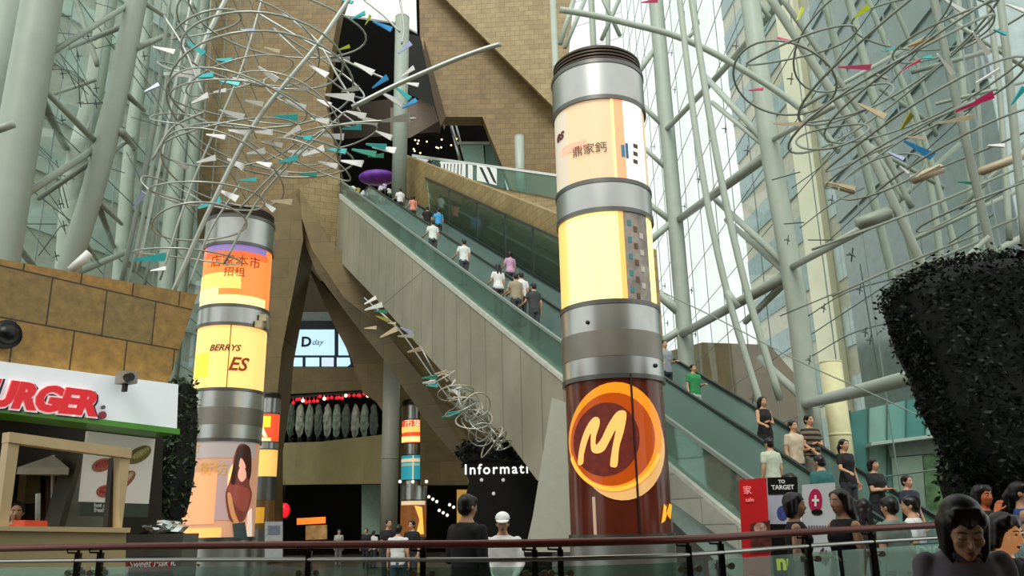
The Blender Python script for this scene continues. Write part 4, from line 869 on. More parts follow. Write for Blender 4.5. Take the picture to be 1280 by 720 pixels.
for x, y, a, L, c in [(463,376,-30,16,'w'),(467,384,-18,22,'w'),(476,389,3,16,'t'),(478,398,20,16,'v'),(490,404,0,10,'e'),(463,410,-3,14,'e'),(486,416,-28,22,'e'),(508,413,25,16,'l'),(508,420,-2,20,'g'),(518,438,-15,18,'e'),(537,472,-5,18,'t'),(536,478,-8,16,'w'),(551,466,-10,14,'e'),(540,482,5,14,'c'),(563,520,-5,20,'t'),(568,516,-8,16,'c'),(570,491,40,12,'w')]: fin(s3, x, y, a, L, c, 21.3)
# ---------------------------------------------------------------- planting
def leaf_cloud(name, pts_fn, n, size, m, parent, kind='stuff'):
    bm = bmesh.new()
    for _ in range(n):
        p = pts_fn(); s = size*rnd.uniform(.6, 1.3)
        u = Vector((rnd.gauss(0,1), rnd.gauss(0,1), rnd.gauss(0,.7))).normalized(); w = u.cross(Vector((rnd.gauss(0,1), rnd.gauss(0,1), rnd.gauss(0,1)))).normalized()
        bm.faces.new([bm.verts.new(p + a) for a in (-u*s, w*s*.45, u*s, -w*s*.45)])
    me = bpy.data.meshes.new(name); bm.to_mesh(me); bm.free()
    o = link(name, me, m, parent); o['kind'] = kind; return o
LEAF = mat('dark_leaf', '#121b0e', .5, 0, .8, 9, spec=.25)
LEAFG = mat('green_leaf', '#2f4426', .4, 0, .5, 9)
def hedge(label, outline, Y, depth, n, size, m):
    P0, u, v = py_plane(Y); inner = [hit(x, y, P0, Vector((0,-1,0))) for x, y in outline]
    cz = sum(p.z for p in inner)/len(inner); cx = sum(p.x for p in inner)/len(inner)
    t = thing('ivy_hedge', label, 'hedge', (cx, Y+depth/2, min(p.z for p in inner)))
    bm = bmesh.new(); N = len(inner); rings = []
    for k, (dy, sc) in enumerate(((0, .80), (.15*depth, .93), (.5*depth, .97), (.85*depth, .93), (depth, .8))):
        rings.append([bm.verts.new((cx + (p.x-cx)*sc, Y + dy - depth*.6, cz + (p.z-cz)*sc)) for p in inner])
    for a, b in zip(rings, rings[1:]):
        for i in range(N): bm.faces.new((a[i], a[(i+1)%N], b[(i+1)%N], b[i]))
    bm.faces.new(list(reversed(rings[0]))); bm.faces.new(rings[-1])
    obj('dense_core', bm, mat('hedge_core', '#0c100a', .9, 0, .3), t)
    def inside(x, z):
        c = False
        for i in range(N):
            a, b = inner[i], inner[i-1]
            if (a.z > z) != (b.z > z) and x < (b.x-a.x)*(z-a.z)/(b.z-a.z) + a.x: c = not c
        return c
    x0, x1 = min(p.x for p in inner), max(p.x for p in inner); z0, z1 = min(p.z for p in inner), max(p.z for p in inner)
    def pf():
        while True:
            x, z = rnd.uniform(x0, x1), rnd.uniform(z0, z1)
            if inside(x, z):
                e = min(1, min(abs(x-x0), 1)); y = Y - depth*.6 - .1 + (rnd.random()**2)*depth
                if rnd.random() < .35:
                    i = rnd.randrange(N); k = rnd.random(); a, b = inner[i], inner[i-1]; q = a.lerp(b, k); return Vector((q.x + rnd.gauss(0,.05), Y - depth*.4 + rnd.random()*depth*.6, q.z + rnd.gauss(0,.05)))
                return Vector((x, y, z))
    leaf_cloud('leaves', pf, n, size, m, t)
    return t
hedge('big dark ivy hedge bulging in front of the steel tubes at the far right', [(1110,372),(1130,354),(1155,343),(1200,336),(1245,331),(1330,328),(1330,640),(1250,632),(1222,610),(1195,575),(1166,520),(1148,468),(1128,428)], 10.4, 1.3, 17000, .038, LEAF)
hedge('smaller loose green shrub under the big dark ivy hedge', [(1180,555),(1200,570),(1230,600),(1330,610),(1330,690),(1205,690),(1190,640),(1178,600)], 11.4, .8, 1600, .06, LEAFG)
hedge('narrow dark ivy column between the kiosk and the lit pillar', [(212,482),(240,478),(242,520),(236,600),(226,652),(205,655),(206,560)], 15, .9, 1800, .06, LEAFG)
# information desk
PI_ = py_plane(24)
d = thing('information_desk', 'dark angular desk kiosk with glowing white Information lettering', 'desk', at(620, 680, 24))
slab('dark_body', [(573,560),(600,552),(628,556),(672,598),(690,640),(690,720),(575,720),(578,640),(586,602)], PI_, 2.5, mat('desk_black', '#0e0f0e', .35, 0, .3, 2), d)
sign_text('lettering', 'Information', .40, frame_mw(at(580, 593, 23.9), Vector((1,0,0)), Vector((0,0,1))), mat('letter_glow', '#f2f4ee', .4, noise=0, emit='#f4f4ee', estr=1.0), d, .02, off=.004, space=1.22)
for x, y in ((602,600),(629,600),(617,617)):
    bm = bmesh.new(); bmesh.ops.create_icosphere(bm, subdivisions=2, radius=.05, matrix=Matrix.Translation(at(x, y, 23.85))); obj('spot_lamp', bm, mat('spot_dim', '#b8b8b0', .4, noise=0, emit='#c8c8c0', estr=.5), d)
hedge('dark foliage spilling over the top of the Information desk', [(571,568),(580,556),(596,553),(612,548),(630,550),(645,566),(655,580),(640,579),(600,576),(580,580)], 24.3, .9, 700, .08, LEAF)
# balcony planting and lamps
PBs = py_plane(52.5)
b = thing('balcony_glass', 'dark glazed balustrade on the curved tan balcony', 'balustrade', at(405, 552, 52))
slab('dark_backing', [(338,494),(478,486),(482,556),(338,560)], py_plane(53.9), .08, DARK, b)
slab('top_rail', [(338,497),(470,487),(470,490),(338,500)], PBs, .1, BLACK, b)
for i in range(11):
    x = 352 + i*11.5; t_ = thing('conifer_shrub', 'pale grey-green upright shrub in the row behind the dark balcony', 'shrub', at(x, 552, 53.3), 'pale shrubs along the curved balcony')
    bm = bmesh.new(); bmesh.ops.create_icosphere(bm, subdivisions=3, radius=1)
    c0 = at(x, 526, 53.3)
    for v in bm.verts:
        n = noise.noise(v.co*3 + Vector((i*7,0,0)))*.5; v.co = c0 + Vector((v.co.x*.26*(1+n), v.co.y*.2*(1+n), v.co.z*1.1*(1+n*.2)))
    obj('foliage', bm, mat('foliage_pale_%d' % (i % 3), ['#8a9a8c','#5c6c60','#a2ac9c'][i % 3], .7, 0, .5, 3), t_)
    bm = bmesh.new(); bmesh.ops.create_cone(bm, cap_ends=True, segments=12, radius1=.18, radius2=.24, depth=.4, matrix=Matrix.Translation(at(x, 551, 53.3))); obj('pot', bm, BLACK, t_)
sl = thing('string_lights', 'string of tiny red and cream lamps strung above the shrubs on the curved balcony', 'lights', tuple(at(408, 500, 52)))
ptube('wire', [(338,500),(370,497),(405,494),(440,491),(482,488)], 52, .8, BLACK, sl, 5)
for i in range(30):
    x = 343 + i*4.5 + rnd.uniform(-1.5,1.5); y = 500.5 - (x-340)*.083 + rnd.uniform(0,6); wht = i % 6 == 2
    bm = bmesh.new(); bmesh.ops.create_icosphere(bm, subdivisions=1, radius=.12, matrix=Matrix.Translation(at(x, y, 52))); sweep(bm, [at(x, y, 52), at(x, 500 - (x-340)*.083, 52)], .015, 4)
    o = obj('bulb', bm, glow('bulb_white', '#ffe6c0', 2.2) if wht else glow('bulb_red', '#d0222a', .9), sl)
    if wht: o['label'] = 'cream bulb'
o = tube('hanging_strip', [at(347, 440, 50), at(349, 475, 50), at(348, 552, 50)], .14, mat('rose_brown', '#8a6a5c', .6)); tag(o, 'thin rose-brown hanging strip at the left end of the balcony', 'hanging')
# things in the dark hall
bm = bmesh.new(); bmesh.ops.create_uvsphere(bm, u_segments=16, v_segments=10, radius=1)
for v in bm.verts: v.co = at(356, 638, 50) + Vector((v.co.x*.3, v.co.y*.3, v.co.z*.42))
lt = tag(obj('hanging_lantern', bm, glow('lantern_red', '#e01828', 1.0), smooth=True), 'red paper lantern glowing in the dark hall', 'lantern'); tube('cord', [at(356, 630, 50), at(356, 600, 50)], .02, BLACK, lt)
o = slab('menu_sign', [(371,648),(406,646),(406,654),(371,656)], py_plane(46), .2, glow('menu_orange', '#f07a28', 1.0)); tag(o, 'orange lit sign strip in the dark hall', 'sign')
o = slab('menu_sign', [(382,657),(408,656),(408,674),(382,675)], py_plane(46), .2, mat('menu_tan', '#b08a5c', .5, 0, .5, 3, emit='#a07844', estr=.3)); tag(o, 'tan picture menu panel below the orange lit sign', 'sign')
o = slab('stand_poster', [(331,652),(353,652),(353,700),(331,700)], py_plane(30), .08, mat('poster_pale', '#a8adb0', .5, 0, .1)); tag(o, 'pale grey standing poster near the foot of the lit pillars', 'poster')
slab('printed_block', [(335,657),(350,657),(350,668),(335,668)], py_plane(30), .02, mat('print_grey', '#6a7280', .5, 0, .3), o, .02); slab('printed_block', [(332,676),(352,676),(352,681),(332,681)], py_plane(30), .02, mat('print_tan', '#b4835a', .5), o, .02)
for i in range(8):
    x = 536 + (i*13) % 34; y = 621 + (i*17) % 24; bm = bmesh.new(); bmesh.ops.create_icosphere(bm, subdivisions=1, radius=.1, matrix=Matrix.Translation(at(x, y, 50)))
    tag(obj('ceiling_bulb', bm, glow('bulb_pale', '#f6e2d8', 1.3)), 'tiny pale lamp glowing in the dark shop right of the small turquoise banded pillar', 'lamp', 'tiny lamps in the dark shop')
# purple display and flowers at the escalator head
bm = bmesh.new(); bmesh.ops.create_uvsphere(bm, u_segments=20, v_segments=10, radius=1)
c0 = ew(RUN+3.2, 2.2, .9)
for v in bm.verts: v.co = at(472, 222, 46) + Vector((v.co.x*1.15, v.co.y*.8, v.co.z*.42))
tag(obj('display_canopy', bm, mat('purple_cloth', '#6a2a9a', .5, 0, .4, 3), smooth=True), 'purple rounded display canopy on the upper landing', 'display')
for i in range(11):
    x = 431 + i*5.6; y = 240 + rnd.uniform(-5, 5); t_ = thing('flower_bunch', 'small pale bunch of flowers along the upper landing edge', 'flowers', at(x, y+6, 42.5), 'flower bunches on the upper landing')
    bm = bmesh.new()
    for k in range(7): bmesh.ops.create_icosphere(bm, subdivisions=1, radius=.09, matrix=Matrix.Translation(at(x + rnd.uniform(-1.6,1.6), y + rnd.uniform(-4,2), 42.5)))
    obj('petals', bm, mat('petal_%d' % (i % 4), ['#e6e2ee','#c9b8e0','#f0ead8','#b9a84a'][i % 4], .6), t_)
    tube('stems', [at(x, y+1, 42.5), at(x, y+7, 42.5)], .05, LEAFG, t_)
# ---------------------------------------------------------------- balustrade in front
RP = [(-120,690,8.6),(0,686,8.2),(160,683,7.6),(320,681.5,7.2),(480,680.5,6.8),(640,679.5,6.5),(760,677,6.5),(860,674,6.7),(960,668,7.2),(1060,662,7.6),(1170,656.5,8.2),(1300,650,8.8)]
rt = thing('railing', 'long glass balustrade with red-brown handrail crossing the whole foreground', 'railing', (0, 6.5, 0))
def rail_at(px, dz=0):
    for (a, ya, Ya), (b, yb, Yb) in zip(RP, RP[1:]):
        if a <= px <= b:
            k = (px-a)/(b-a); k_ = k; p = at(a, ya, Ya).lerp(at(b, yb, Yb), k_); p.z += dz; return p
HR = mat('handrail_red_brown', '#7c3a30', .3, .1, .08, 4)
tube('handrail', [at(x, y, Y) for x, y, Y in RP], .03, HR, rt, 12, True)
tube('lower_rail', [at(x, y, Y) + Vector((0, .02, -.115)) for x, y, Y in RP], .018, STEEL, rt, 10, True)
for px in (100, 127, 388, 530, 668, 700, 860, 899, 1008, 1088, 1245):
    p = rail_at(px); bm = bmesh.new(); box(bm, (p.x-.022, p.y+.005, 0), (p.x+.022, p.y+.055, p.z-.05)); o = obj('post', bm, mat('post_dark', '#2c2a26', .35, .6, .05), rt)
    bm = bmesh.new(); sweep(bm, [(p.x, p.y+.03, p.z-.05), (p.x, p.y+.02, p.z-.02)], .014, 8); sweep(bm, [(p.x-.015, p.y+.03, p.z-.05), (p.x-.09, p.y+.01, p.z-.045), (p.x-.09, p.y, p.z-.01)], .009, 6); obj('saddle', bm, BLACK, o)
    for s in (-1, 1):
        for dz in (-.22, -.75):
            bm = bmesh.new(); bmesh.ops.create_cone(bm, cap_ends=True, segments=12, radius1=.026, radius2=.026, depth=.05, matrix=Matrix.Translation((p.x + s*.07, p.y+.03, p.z+dz)) @ Matrix.Rotation(math.pi/2, 4, 'X')); sweep(bm, [(p.x, p.y+.03, p.z+dz), (p.x+s*.07, p.y+.03, p.z+dz)], .01, 6)
            obj('glass_clamp', bm, STEEL, o)
edges = [-110, 113, 388, 530, 684, 880, 1048, 1245, 1295]
for a, b in zip(edges, edges[1:]):
    bm = bmesh.new(); n = 6; V = []
    for i in range(n+1):
        p = rail_at(a + 3 + (b-a-6)*i/n); V.append([bm.verts.new(q) for q in ((p.x, p.y+.03, .08), (p.x, p.y+.03, p.z-.17), (p.x, p.y+.045, p.z-.17), (p.x, p.y+.045, .08))])
    for A_, B_ in zip(V, V[1:]):
        for k in range(4): bm.faces.new((A_[k], B_[k], B_[(k+1)%4], A_[(k+1)%4]))
    bm.faces.new(V[0]); bm.faces.new(list(reversed(V[-1])))
    obj('glass_panel', bm, G_RAIL, rt)
# ---------------------------------------------------------------- banners behind the railing
def stand(name, label, pix, Y, m, yaw=0):
    pl = py_plane(Y, yaw, 0, pix[0][0], pix[-1][1]); t = thing(name, label, 'banner', tuple(at((pix[0][0]+pix[1][0])/2, 660, Y).xy) + (0,))
    o = slab('banner_sheet', pix, pl, .03, m, t); return t, pl
t, pl = stand('banner_stand', 'tall red banner stand beside the foot of the near escalator', [(924,600),(958,597),(966,760),(932,760)], 10.6, mat('banner_red', '#b8161c', .45, 0, .08, 3, emit='#a01018', estr=.12))
slab('printed_photo', [(938,655),(962,650),(965,690),(938,692)], pl, .01, mat('photo_dark_red', '#5a2a20', .5, 0, .7, 12), t, .012)
slab('printed_flower', ell(950, 661, 8, 8, 12), pl, .01, mat('flower_print', '#b48a7a', .5, 0, .6, 30), t, .02)
sign_text('lettering', '家', .11, frame_mw(hit(929, 617, pl[0]-Vector((0,.02,0)), Vector((0,-1,0))), Vector((1,0,0)), Vector((0,0,1))), glow('banner_pink', '#f09090', .4), t, .003)
sign_text('lettering', 'sale', .07, frame_mw(hit(932, 627, pl[0]-Vector((0,.02,0)), Vector((0,-1,0))), Vector((1,0,0)), Vector((0,0,1))), glow('banner_pink', '#f09090', .4), t, .003)
slab('base', [(928,758),(970,758),(970,764),(928,764)], pl, .3, STEEL_D, t, .15)
t, pl = stand('banner_stand', 'white poster stand with black header beside the red banner', [(959,597),(996,596),(1000,760),(965,760)], 10.9, mat('poster_lav', '#b4b8c8', .5, 0, .12, 3))
slab('header', [(959,597),(996,596),(997,617),(960,618)], pl, .01, BLACK, t, .012)
for (s, sz, x, y) in (('to', .06, 973, 604), ('target', .078, 964.5, 612)): sign_text('lettering', s.upper(), sz, frame_mw(hit(x, y, pl[0]-Vector((0,.025,0)), Vector((0,-1,0))), Vector((1,0,0)), Vector((0,0,1))), WHITE, t, .003, off=.002)
slab('printed_swirl', ell(978, 641, 7, 9, 20) , pl, .01, mat('swirl_blue', '#3a4a8a', .5, 0, .5, 25), t, .012)
slab('lower_panel', [(962,655),(998,655),(1000,760),(965,760)], pl, .01, BLACK, t, .012)
sign_text('lettering', 'nu', .26, frame_mw(hit(971, 712, pl[0]-Vector((0,.025,0)), Vector((0,-1,0))), Vector((1,0,0)), Vector((0,0,1))), glow('lime_letter', '#d8d020', .5), t, .003, off=.01)
slab('base', [(962,758),(1003,758),(1003,764),(962,764)], pl, .3, STEEL_D, t, .15)
t, pl = stand('banner_stand', 'white poster stand with a magenta oval between the two girls', [(1003,606),(1044,603),(1046,760),(1005,760)], 11.4, mat('stand_white', '#c0c4c6', .5, 0, .06, 3))
slab('printed_oval', ell(1019, 626, 8.5, 15, 26), pl, .012, mat('oval_magenta', '#b01c50', .45, noise=0), t, .012)
slab('printed_cross', [(1017.6,619),(1020,619),(1020,624),(1023,624),(1023,627),(1020,627),(1020,633),(1017.6,633),(1017.6,627),(1014.6,627),(1014.6,624),(1017.6,624)], pl, .012, WHITE, t, .022)
slab('printed_shadow', ell(1021, 640, 7, 3.5, 16), pl, .01, BLACK, t, .014)
for k in range(9): slab('printed_stroke', [(1010+k*3.4,657),(1012+k*3.4,657),(1012+k*3.4,664),(1010+k*3.4,664)], pl, .008, mat('ink_grey', '#5c6068', .5, noise=0), t, .012)
for k in range(3): slab('printed_figure', ell(1026+k*4, 693+k*3, 2.4, 9, 12, rot=20), pl, .008, mat('ink_plum', '#4a2a3a', .5, noise=0), t, .012)
slab('base', [(1003,758),(1048,758),(1048,764),(1003,764)], pl, .3, STEEL_D, t, .15)
# teal lettered sign behind the glass at right
pl = py_plane(8.9, 0, 0, 1150, 690)
s = slab('shop_sign', [(1122,680),(1330,674),(1330,800),(1122,800)], (at(1150,690,9.4), Vector((1,.1,0)).normalized(), Vector((0,0,1))), .08, mat('sign_teal', '#1f6a66', .35, 0, .3, 4)); tag(s, 'teal sign with pale DIGITAL lettering behind the glass railing', 'sign')
sign_text('lettering', 'X DIGITAL', .185, frame_mw(at(1126, 699, 9.3), Vector((1,.1,0)), Vector((0,0,1))), mat('letter_pale', '#b9dcd4', .4, noise=0, emit='#9fc8c0', estr=.15), s, .006, off=.004)
slab('white_band', [(1200,706),(1330,700),(1330,722),(1200,726)], (at(1150,690,9.3), Vector((1,.1,0)).normalized(), Vector((0,0,1))), .03, mat('band_white', '#c8d0cc', .4, noise=0), s, .02)
bn = thing('litter_bin', 'round steel litter bin behind the railing, right of the long-armed girl', 'bin', tuple(at(1090, 690, 8.9).xy) + (0,))
c0 = at(1090, 690, 8.9); bm = bmesh.new(); sweep(bm, [(c0.x, c0.y, 0), (c0.x, c0.y, at(1090, 692, 8.9).z)], .125, 28); obj('drum', bm, STEEL, bn, smooth=False)
for k in range(2):
    bm = bmesh.new(); sweep(bm, [(c0.x, c0.y, .1+.95*k), (c0.x, c0.y, .14+.95*k)], .132, 28); obj('band', bm, STEEL_D, bn)
bm = bmesh.new(); bmesh.ops.create_icosphere(bm, subdivisions=1, radius=.035, matrix=Matrix.Translation((c0.x, c0.y-.13, at(1090, 702, 8.9).z))); obj('lock', bm, BLACK, bn)
# ---------------------------------------------------------------- people
SKIN = mat('skin', '#c99a78', .5, 0, .04, 8); SKIN_D = mat('skin_tan', '#b4825e', .5, 0, .04, 8)
EYEW = mat('eye_white', '#e8e4dc', .3, noise=0); EYED = mat('eye_dark', '#1a1210', .2, noise=0); LIP = mat('lips', '#9a4a44', .4, noise=0); BROW = mat('brow', '#1c1512', .7, noise=0)
HAIRM = mat('black_hair', '#14100f', .42, 0, .45, 55, bump=.35)
def capsule(bm, p, r0, q, r1, n=12):
    p, q = Vector(p), Vector(q); t = q - p; L = t.length; t = t.normalized() if L > 1e-6 else Vector((0,0,1))
    pts, rs = [], []
    for a in (85, 60, 30): pts.append(p - t*r0*math.sin(math.radians(a))); rs.append(r0*math.cos(math.radians(a)))
    pts += [p, q]; rs += [r0, r1]
    for a in (30, 60, 85): pts.append(q + t*r1*math.sin(math.radians(a))); rs.append(r1*math.cos(math.radians(a)))
    sweep(bm, pts, 1, n, rs=rs)
def ellipsoid(bm, c, r, rot=None, sub=3):
    M = Matrix.Translation(c) @ (rot.to_4x4() if rot else Matrix()) @ Matrix.Diagonal((*r, 1))
    bmesh.ops.create_icosphere(bm, subdivisions=sub, radius=1, matrix=M)
def loft(bm, rings, n=24):
    R_ = []
    for z, rx, ry, cy in rings:
        R_.append([bm.verts.new((rx*math.copysign(abs(math.cos(a))**.85, math.cos(a)), cy + ry*math.copysign(abs(math.sin(a))**.85, math.sin(a)), z)) for a in [2*math.pi*k/n for k in range(n)]])
    for a, b in zip(R_, R_[1:]):
        for k in range(n): bm.faces.new((a[k], a[(k+1)%n], b[(k+1)%n], b[k]))
    bm.faces.new(list(reversed(R_[0]))); bm.faces.new(R_[-1])
def remesh(bm, voxel, it=3):
    bmesh.ops.recalc_face_normals(bm, faces=bm.faces)
    me = bpy.data.meshes.new('tmp'); bm.to_mesh(me); bm.free(); o = bpy.data.objects.new('tmp', me); COL.objects.link(o)
    md = o.modifiers.new('r', 'REMESH'); md.mode = 'VOXEL'; md.voxel_size = voxel
    if it: ms = o.modifiers.new('s', 'SMOOTH'); ms.factor = .5; ms.iterations = it
    dg = bpy.context.evaluated_depsgraph_get(); out = bpy.data.meshes.new_from_object(o.evaluated_get(dg)); bpy.data.objects.remove(o); bpy.data.meshes.remove(me)
    for p in out.polygons: p.use_smooth = True
    return out
ARMS = {'down': ((.22,.02,1.11), (.235,-.05,.87)), 'bent': ((.215,.02,1.11), (.17,-.22,1.12)), 'rail': ((.25,-.06,1.13), (.30,-.28,1.06)), 'cross': ((.20,-.06,1.12), (-.05,-.19,1.14)),
        'up': ((.19,-.15,1.14), (.06,-.19,1.42)), 'behind': ((.22,.08,1.12), (.12,.16,.95)), 'low': ((.22,-.04,1.12), (.12,-.22,.95))}
CACHE = {}
def skeleton(armL, armR, fem, stride):
    sw = .155 if fem else .178; J = {}
    for s, nm, arm in ((-1, 'L', armL), (1, 'R', armR)):
        e, w = ARMS[arm]; k = sw/.178
        J[nm] = (Vector((s*sw, 0, 1.375)), Vector((s*e[0]*k, e[1], e[2])), Vector((s*w[0]*k, w[1], w[2])))
        y = s*stride
        J['leg'+nm] = (Vector((s*.085, 0, .88)), Vector((s*.088, y*.5 - abs(stride)*.25, .49)), Vector((s*.088, y + .015, .09)), Vector((s*.105, y - .15, .035)))
    return J
def torso_rings(fem, g=0):
    if fem: R_ = [(.84,.155,.105,0),(.92,.165,.112,.005),(1.0,.145,.10,0),(1.09,.122,.088,-.005),(1.18,.132,.10,-.012),(1.27,.142,.115,-.018),(1.35,.145,.095,-.005),(1.40,.12,.072,.005),(1.435,.07,.058,.01),(1.47,.05,.05,.008)]
    else: R_ = [(.84,.155,.105,0),(.92,.158,.11,0),(1.0,.15,.105,0),(1.1,.15,.102,-.004),(1.2,.162,.11,-.008),(1.3,.175,.115,-.008),(1.37,.168,.098,0),(1.415,.13,.075,.008),(1.445,.075,.062,.012),(1.48,.057,.056,.01)]
    return [(z, a+g, b+g, c) for z, a, b, c in R_]
DROP = {}
def head_xf(nod, yaw, hs):
    T = Matrix.Translation((0, .005, 1.47))
    return T @ Matrix.Rotation(math.radians(yaw), 4, 'Z') @ Matrix.Rotation(math.radians(nod), 4, 'X') @ Matrix.Scale(hs, 4) @ T.inverted() if nod < 20 else Matrix.Translation((0,-.075,-.055)) @ T @ Matrix.Rotation(math.radians(yaw), 4, 'Z') @ Matrix.Rotation(math.radians(nod), 4, 'X') @ Matrix.Scale(hs, 4) @ T.inverted()
def body_mesh(armL, armR, fem, stride, nod, yaw, hs, vox, skin, fine=False):
    key = ('body', armL, armR, fem, stride, nod, yaw, hs, vox, skin.name)
    if key in CACHE: return CACHE[key]
    J = skeleton(armL, armR, fem, stride); HX = head_xf(nod, yaw, hs)
    bm = bmesh.new(); loft(bm, torso_rings(fem))
    for s in 'LR':
        a, e, w = J[s]; capsule(bm, a, .046, e, .037); capsule(bm, e, .037, w, .026)
        h, k, an, toe = J['leg'+s]; capsule(bm, h, .088, k, .056); capsule(bm, k, .056, k.lerp(an, .35), .055); capsule(bm, k.lerp(an, .35), .055, an, .037); capsule(bm, an + Vector((0,.03,-.03)), .04, toe, .03)
    capsule(bm, (0,.012,1.42), .052, (0,.0,1.53), .05)
    hb = bmesh.new()
    ellipsoid(hb, (0,-.004,1.604), (.074,.093,.097)); ellipsoid(hb, (0,-.034,1.535), (.054,.056,.058)); ellipsoid(hb, (0,-.062,1.492), (.022,.02,.018)); ellipsoid(hb, (0,-.05,1.625), (.058,.045,.045))
    for s in (-1, 1):
        ellipsoid(hb, (s*.036,-.066,1.56), (.026,.024,.026)); ellipsoid(hb, (s*.076,.005,1.575), (.010,.018,.03), sub=2); capsule(hb, (s*.012,-.088,1.607), .010, (s*.046,-.078,1.608), .008, 8)
        ellipsoid(hb, (s*.009,-.103,1.549), (.0065,.008,.006), sub=2)
    capsule(hb, (0,-.092,1.60), .007, (0,-.112,1.552), .0105, 8); capsule(hb, (-.013,-.083,1.525), .009, (.013,-.083,1.525), .009, 8); capsule(hb, (-.010,-.082,1.512), .009, (.010,-.082,1.512), .009, 8)
    bmesh.ops.transform(hb, matrix=HX, verts=hb.verts)
    tmp = bpy.data.meshes.new('t'); hb.to_mesh(tmp); hb.free(); bm.from_mesh(tmp); bpy.data.meshes.remove(tmp)
    me = remesh(bm, vox, 2 if vox > .01 else 4)
    bm = bmesh.new(); bm.from_mesh(me); bpy.data.meshes.remove(me)
    for f in bm.faces: f.material_index = 0
    def add(fn, mi, M=None):
        b = bmesh.new(); fn(b)
        if M: bmesh.ops.transform(b, matrix=M, verts=b.verts)
        bmesh.ops.recalc_face_normals(b, faces=b.faces)
        for f in b.faces: f.material_index = mi; f.smooth = True
        t = bpy.data.meshes.new('t'); b.to_mesh(t); b.free(); bm.from_mesh(t); bpy.data.meshes.remove(t)
    # hands: palm, four unequal fingers, thumb from the side of the palm
    for sgn, s in ((-1, 'L'), (1, 'R')):
        a, e, w = J[s]; d = (w - e).normalized(); side = Vector((-sgn, 0, 0)) if abs(d.z) > .7 else Vector((0, 0, 1)); 
        fw = Vector((0,-1,0)) if abs(d.z) > .7 else Vector((-sgn, 0, 0))
        across = (fw - d*fw.dot(d)).normalized(); nrm = d.cross(across).normalized()
        if nrm.dot(side) < 0 and abs(d.z) > .7: nrm = -nrm
        if abs(d.z) <= .7 and nrm.z > 0: nrm = -nrm
        def hand(b):
            for k in range(4): capsule(b, w + across*(-.024 + .016*k), .014, w + d*.075 + across*(-.03 + .02*k), .0125, 8)
            for k, L in enumerate((.058, .075, .080, .072)):
                p0 = w + d*.08 + across*(-.03 + .02*k); p1 = p0 + (d*.9 + nrm*.25).normalized()*L*.45; p2 = p1 + (d*.65 + nrm*.7).normalized()*L*.32; p3 = p2 + (d*.3 + nrm*.95).normalized()*L*.26
                sweep(b, [p0, p1, p2, p3], 1, 7, rs=[.0095, .009, .008, .006])
            t0 = w + d*.025 + across*.032; t1 = t0 + (d*.6 + across*.75 + nrm*.2).normalized()*.04; t2 = t1 + (d*.9 + across*.25 + nrm*.4).normalized()*.032
            sweep(b, [w + d*.01 + across*.015, t0, t1, t2], 1, 7, rs=[.013, .013, .010, .007])
        add(hand, 0)
    for s in (-1, 1):
        down = 1 if fine else 0
        if not fine:
            add(lambda b: ellipsoid(b, (s*.030,-.0895,1.588), (.013,.006,.0075), sub=2), 1, HX); add(lambda b: ellipsoid(b, (s*.030,-.0945,1.588), (.006,.003,.0065), sub=2), 2, HX)
        else:
            add(lambda b: ellipsoid(b, (s*.031,-.0885,1.587), (.016,.011,.011)), 0, HX); add(lambda b: sweep(b, [(s*(.015+.008*i), -.0965 + .0016*abs(i-2)**1.5, 1.582 - .0015*(2-abs(i-2))) for i in range(5)], .0016, 6), 2, HX)
        add(lambda b: sweep(b, [(s*.013,-.0985,1.607), (s*.03,-.0955,1.611), (s*.046,-.082,1.606)], .0032 if not fine else .0026, 6), 4, HX)
    add(lambda b: sweep(b, [(-.020,-.0875,1.519), (-.008,-.0935,1.521), (0,-.0935,1.520), (.008,-.0935,1.521), (.020,-.0875,1.519)], 1, 8, rs=[.002,.0042,.0040,.0042,.002]), 3, HX)
    add(lambda b: sweep(b, [(-.017,-.0875,1.515), (0,-.0925,1.511), (.017,-.0875,1.515)], 1, 8, rs=[.002,.0052,.002]), 3, HX)
    out = bpy.data.meshes.new('person'); bm.to_mesh(out); bm.free()
    for m_ in (skin, EYEW, EYED, LIP, BROW): out.materials.append(m_)
    CACHE[key] = out; return out
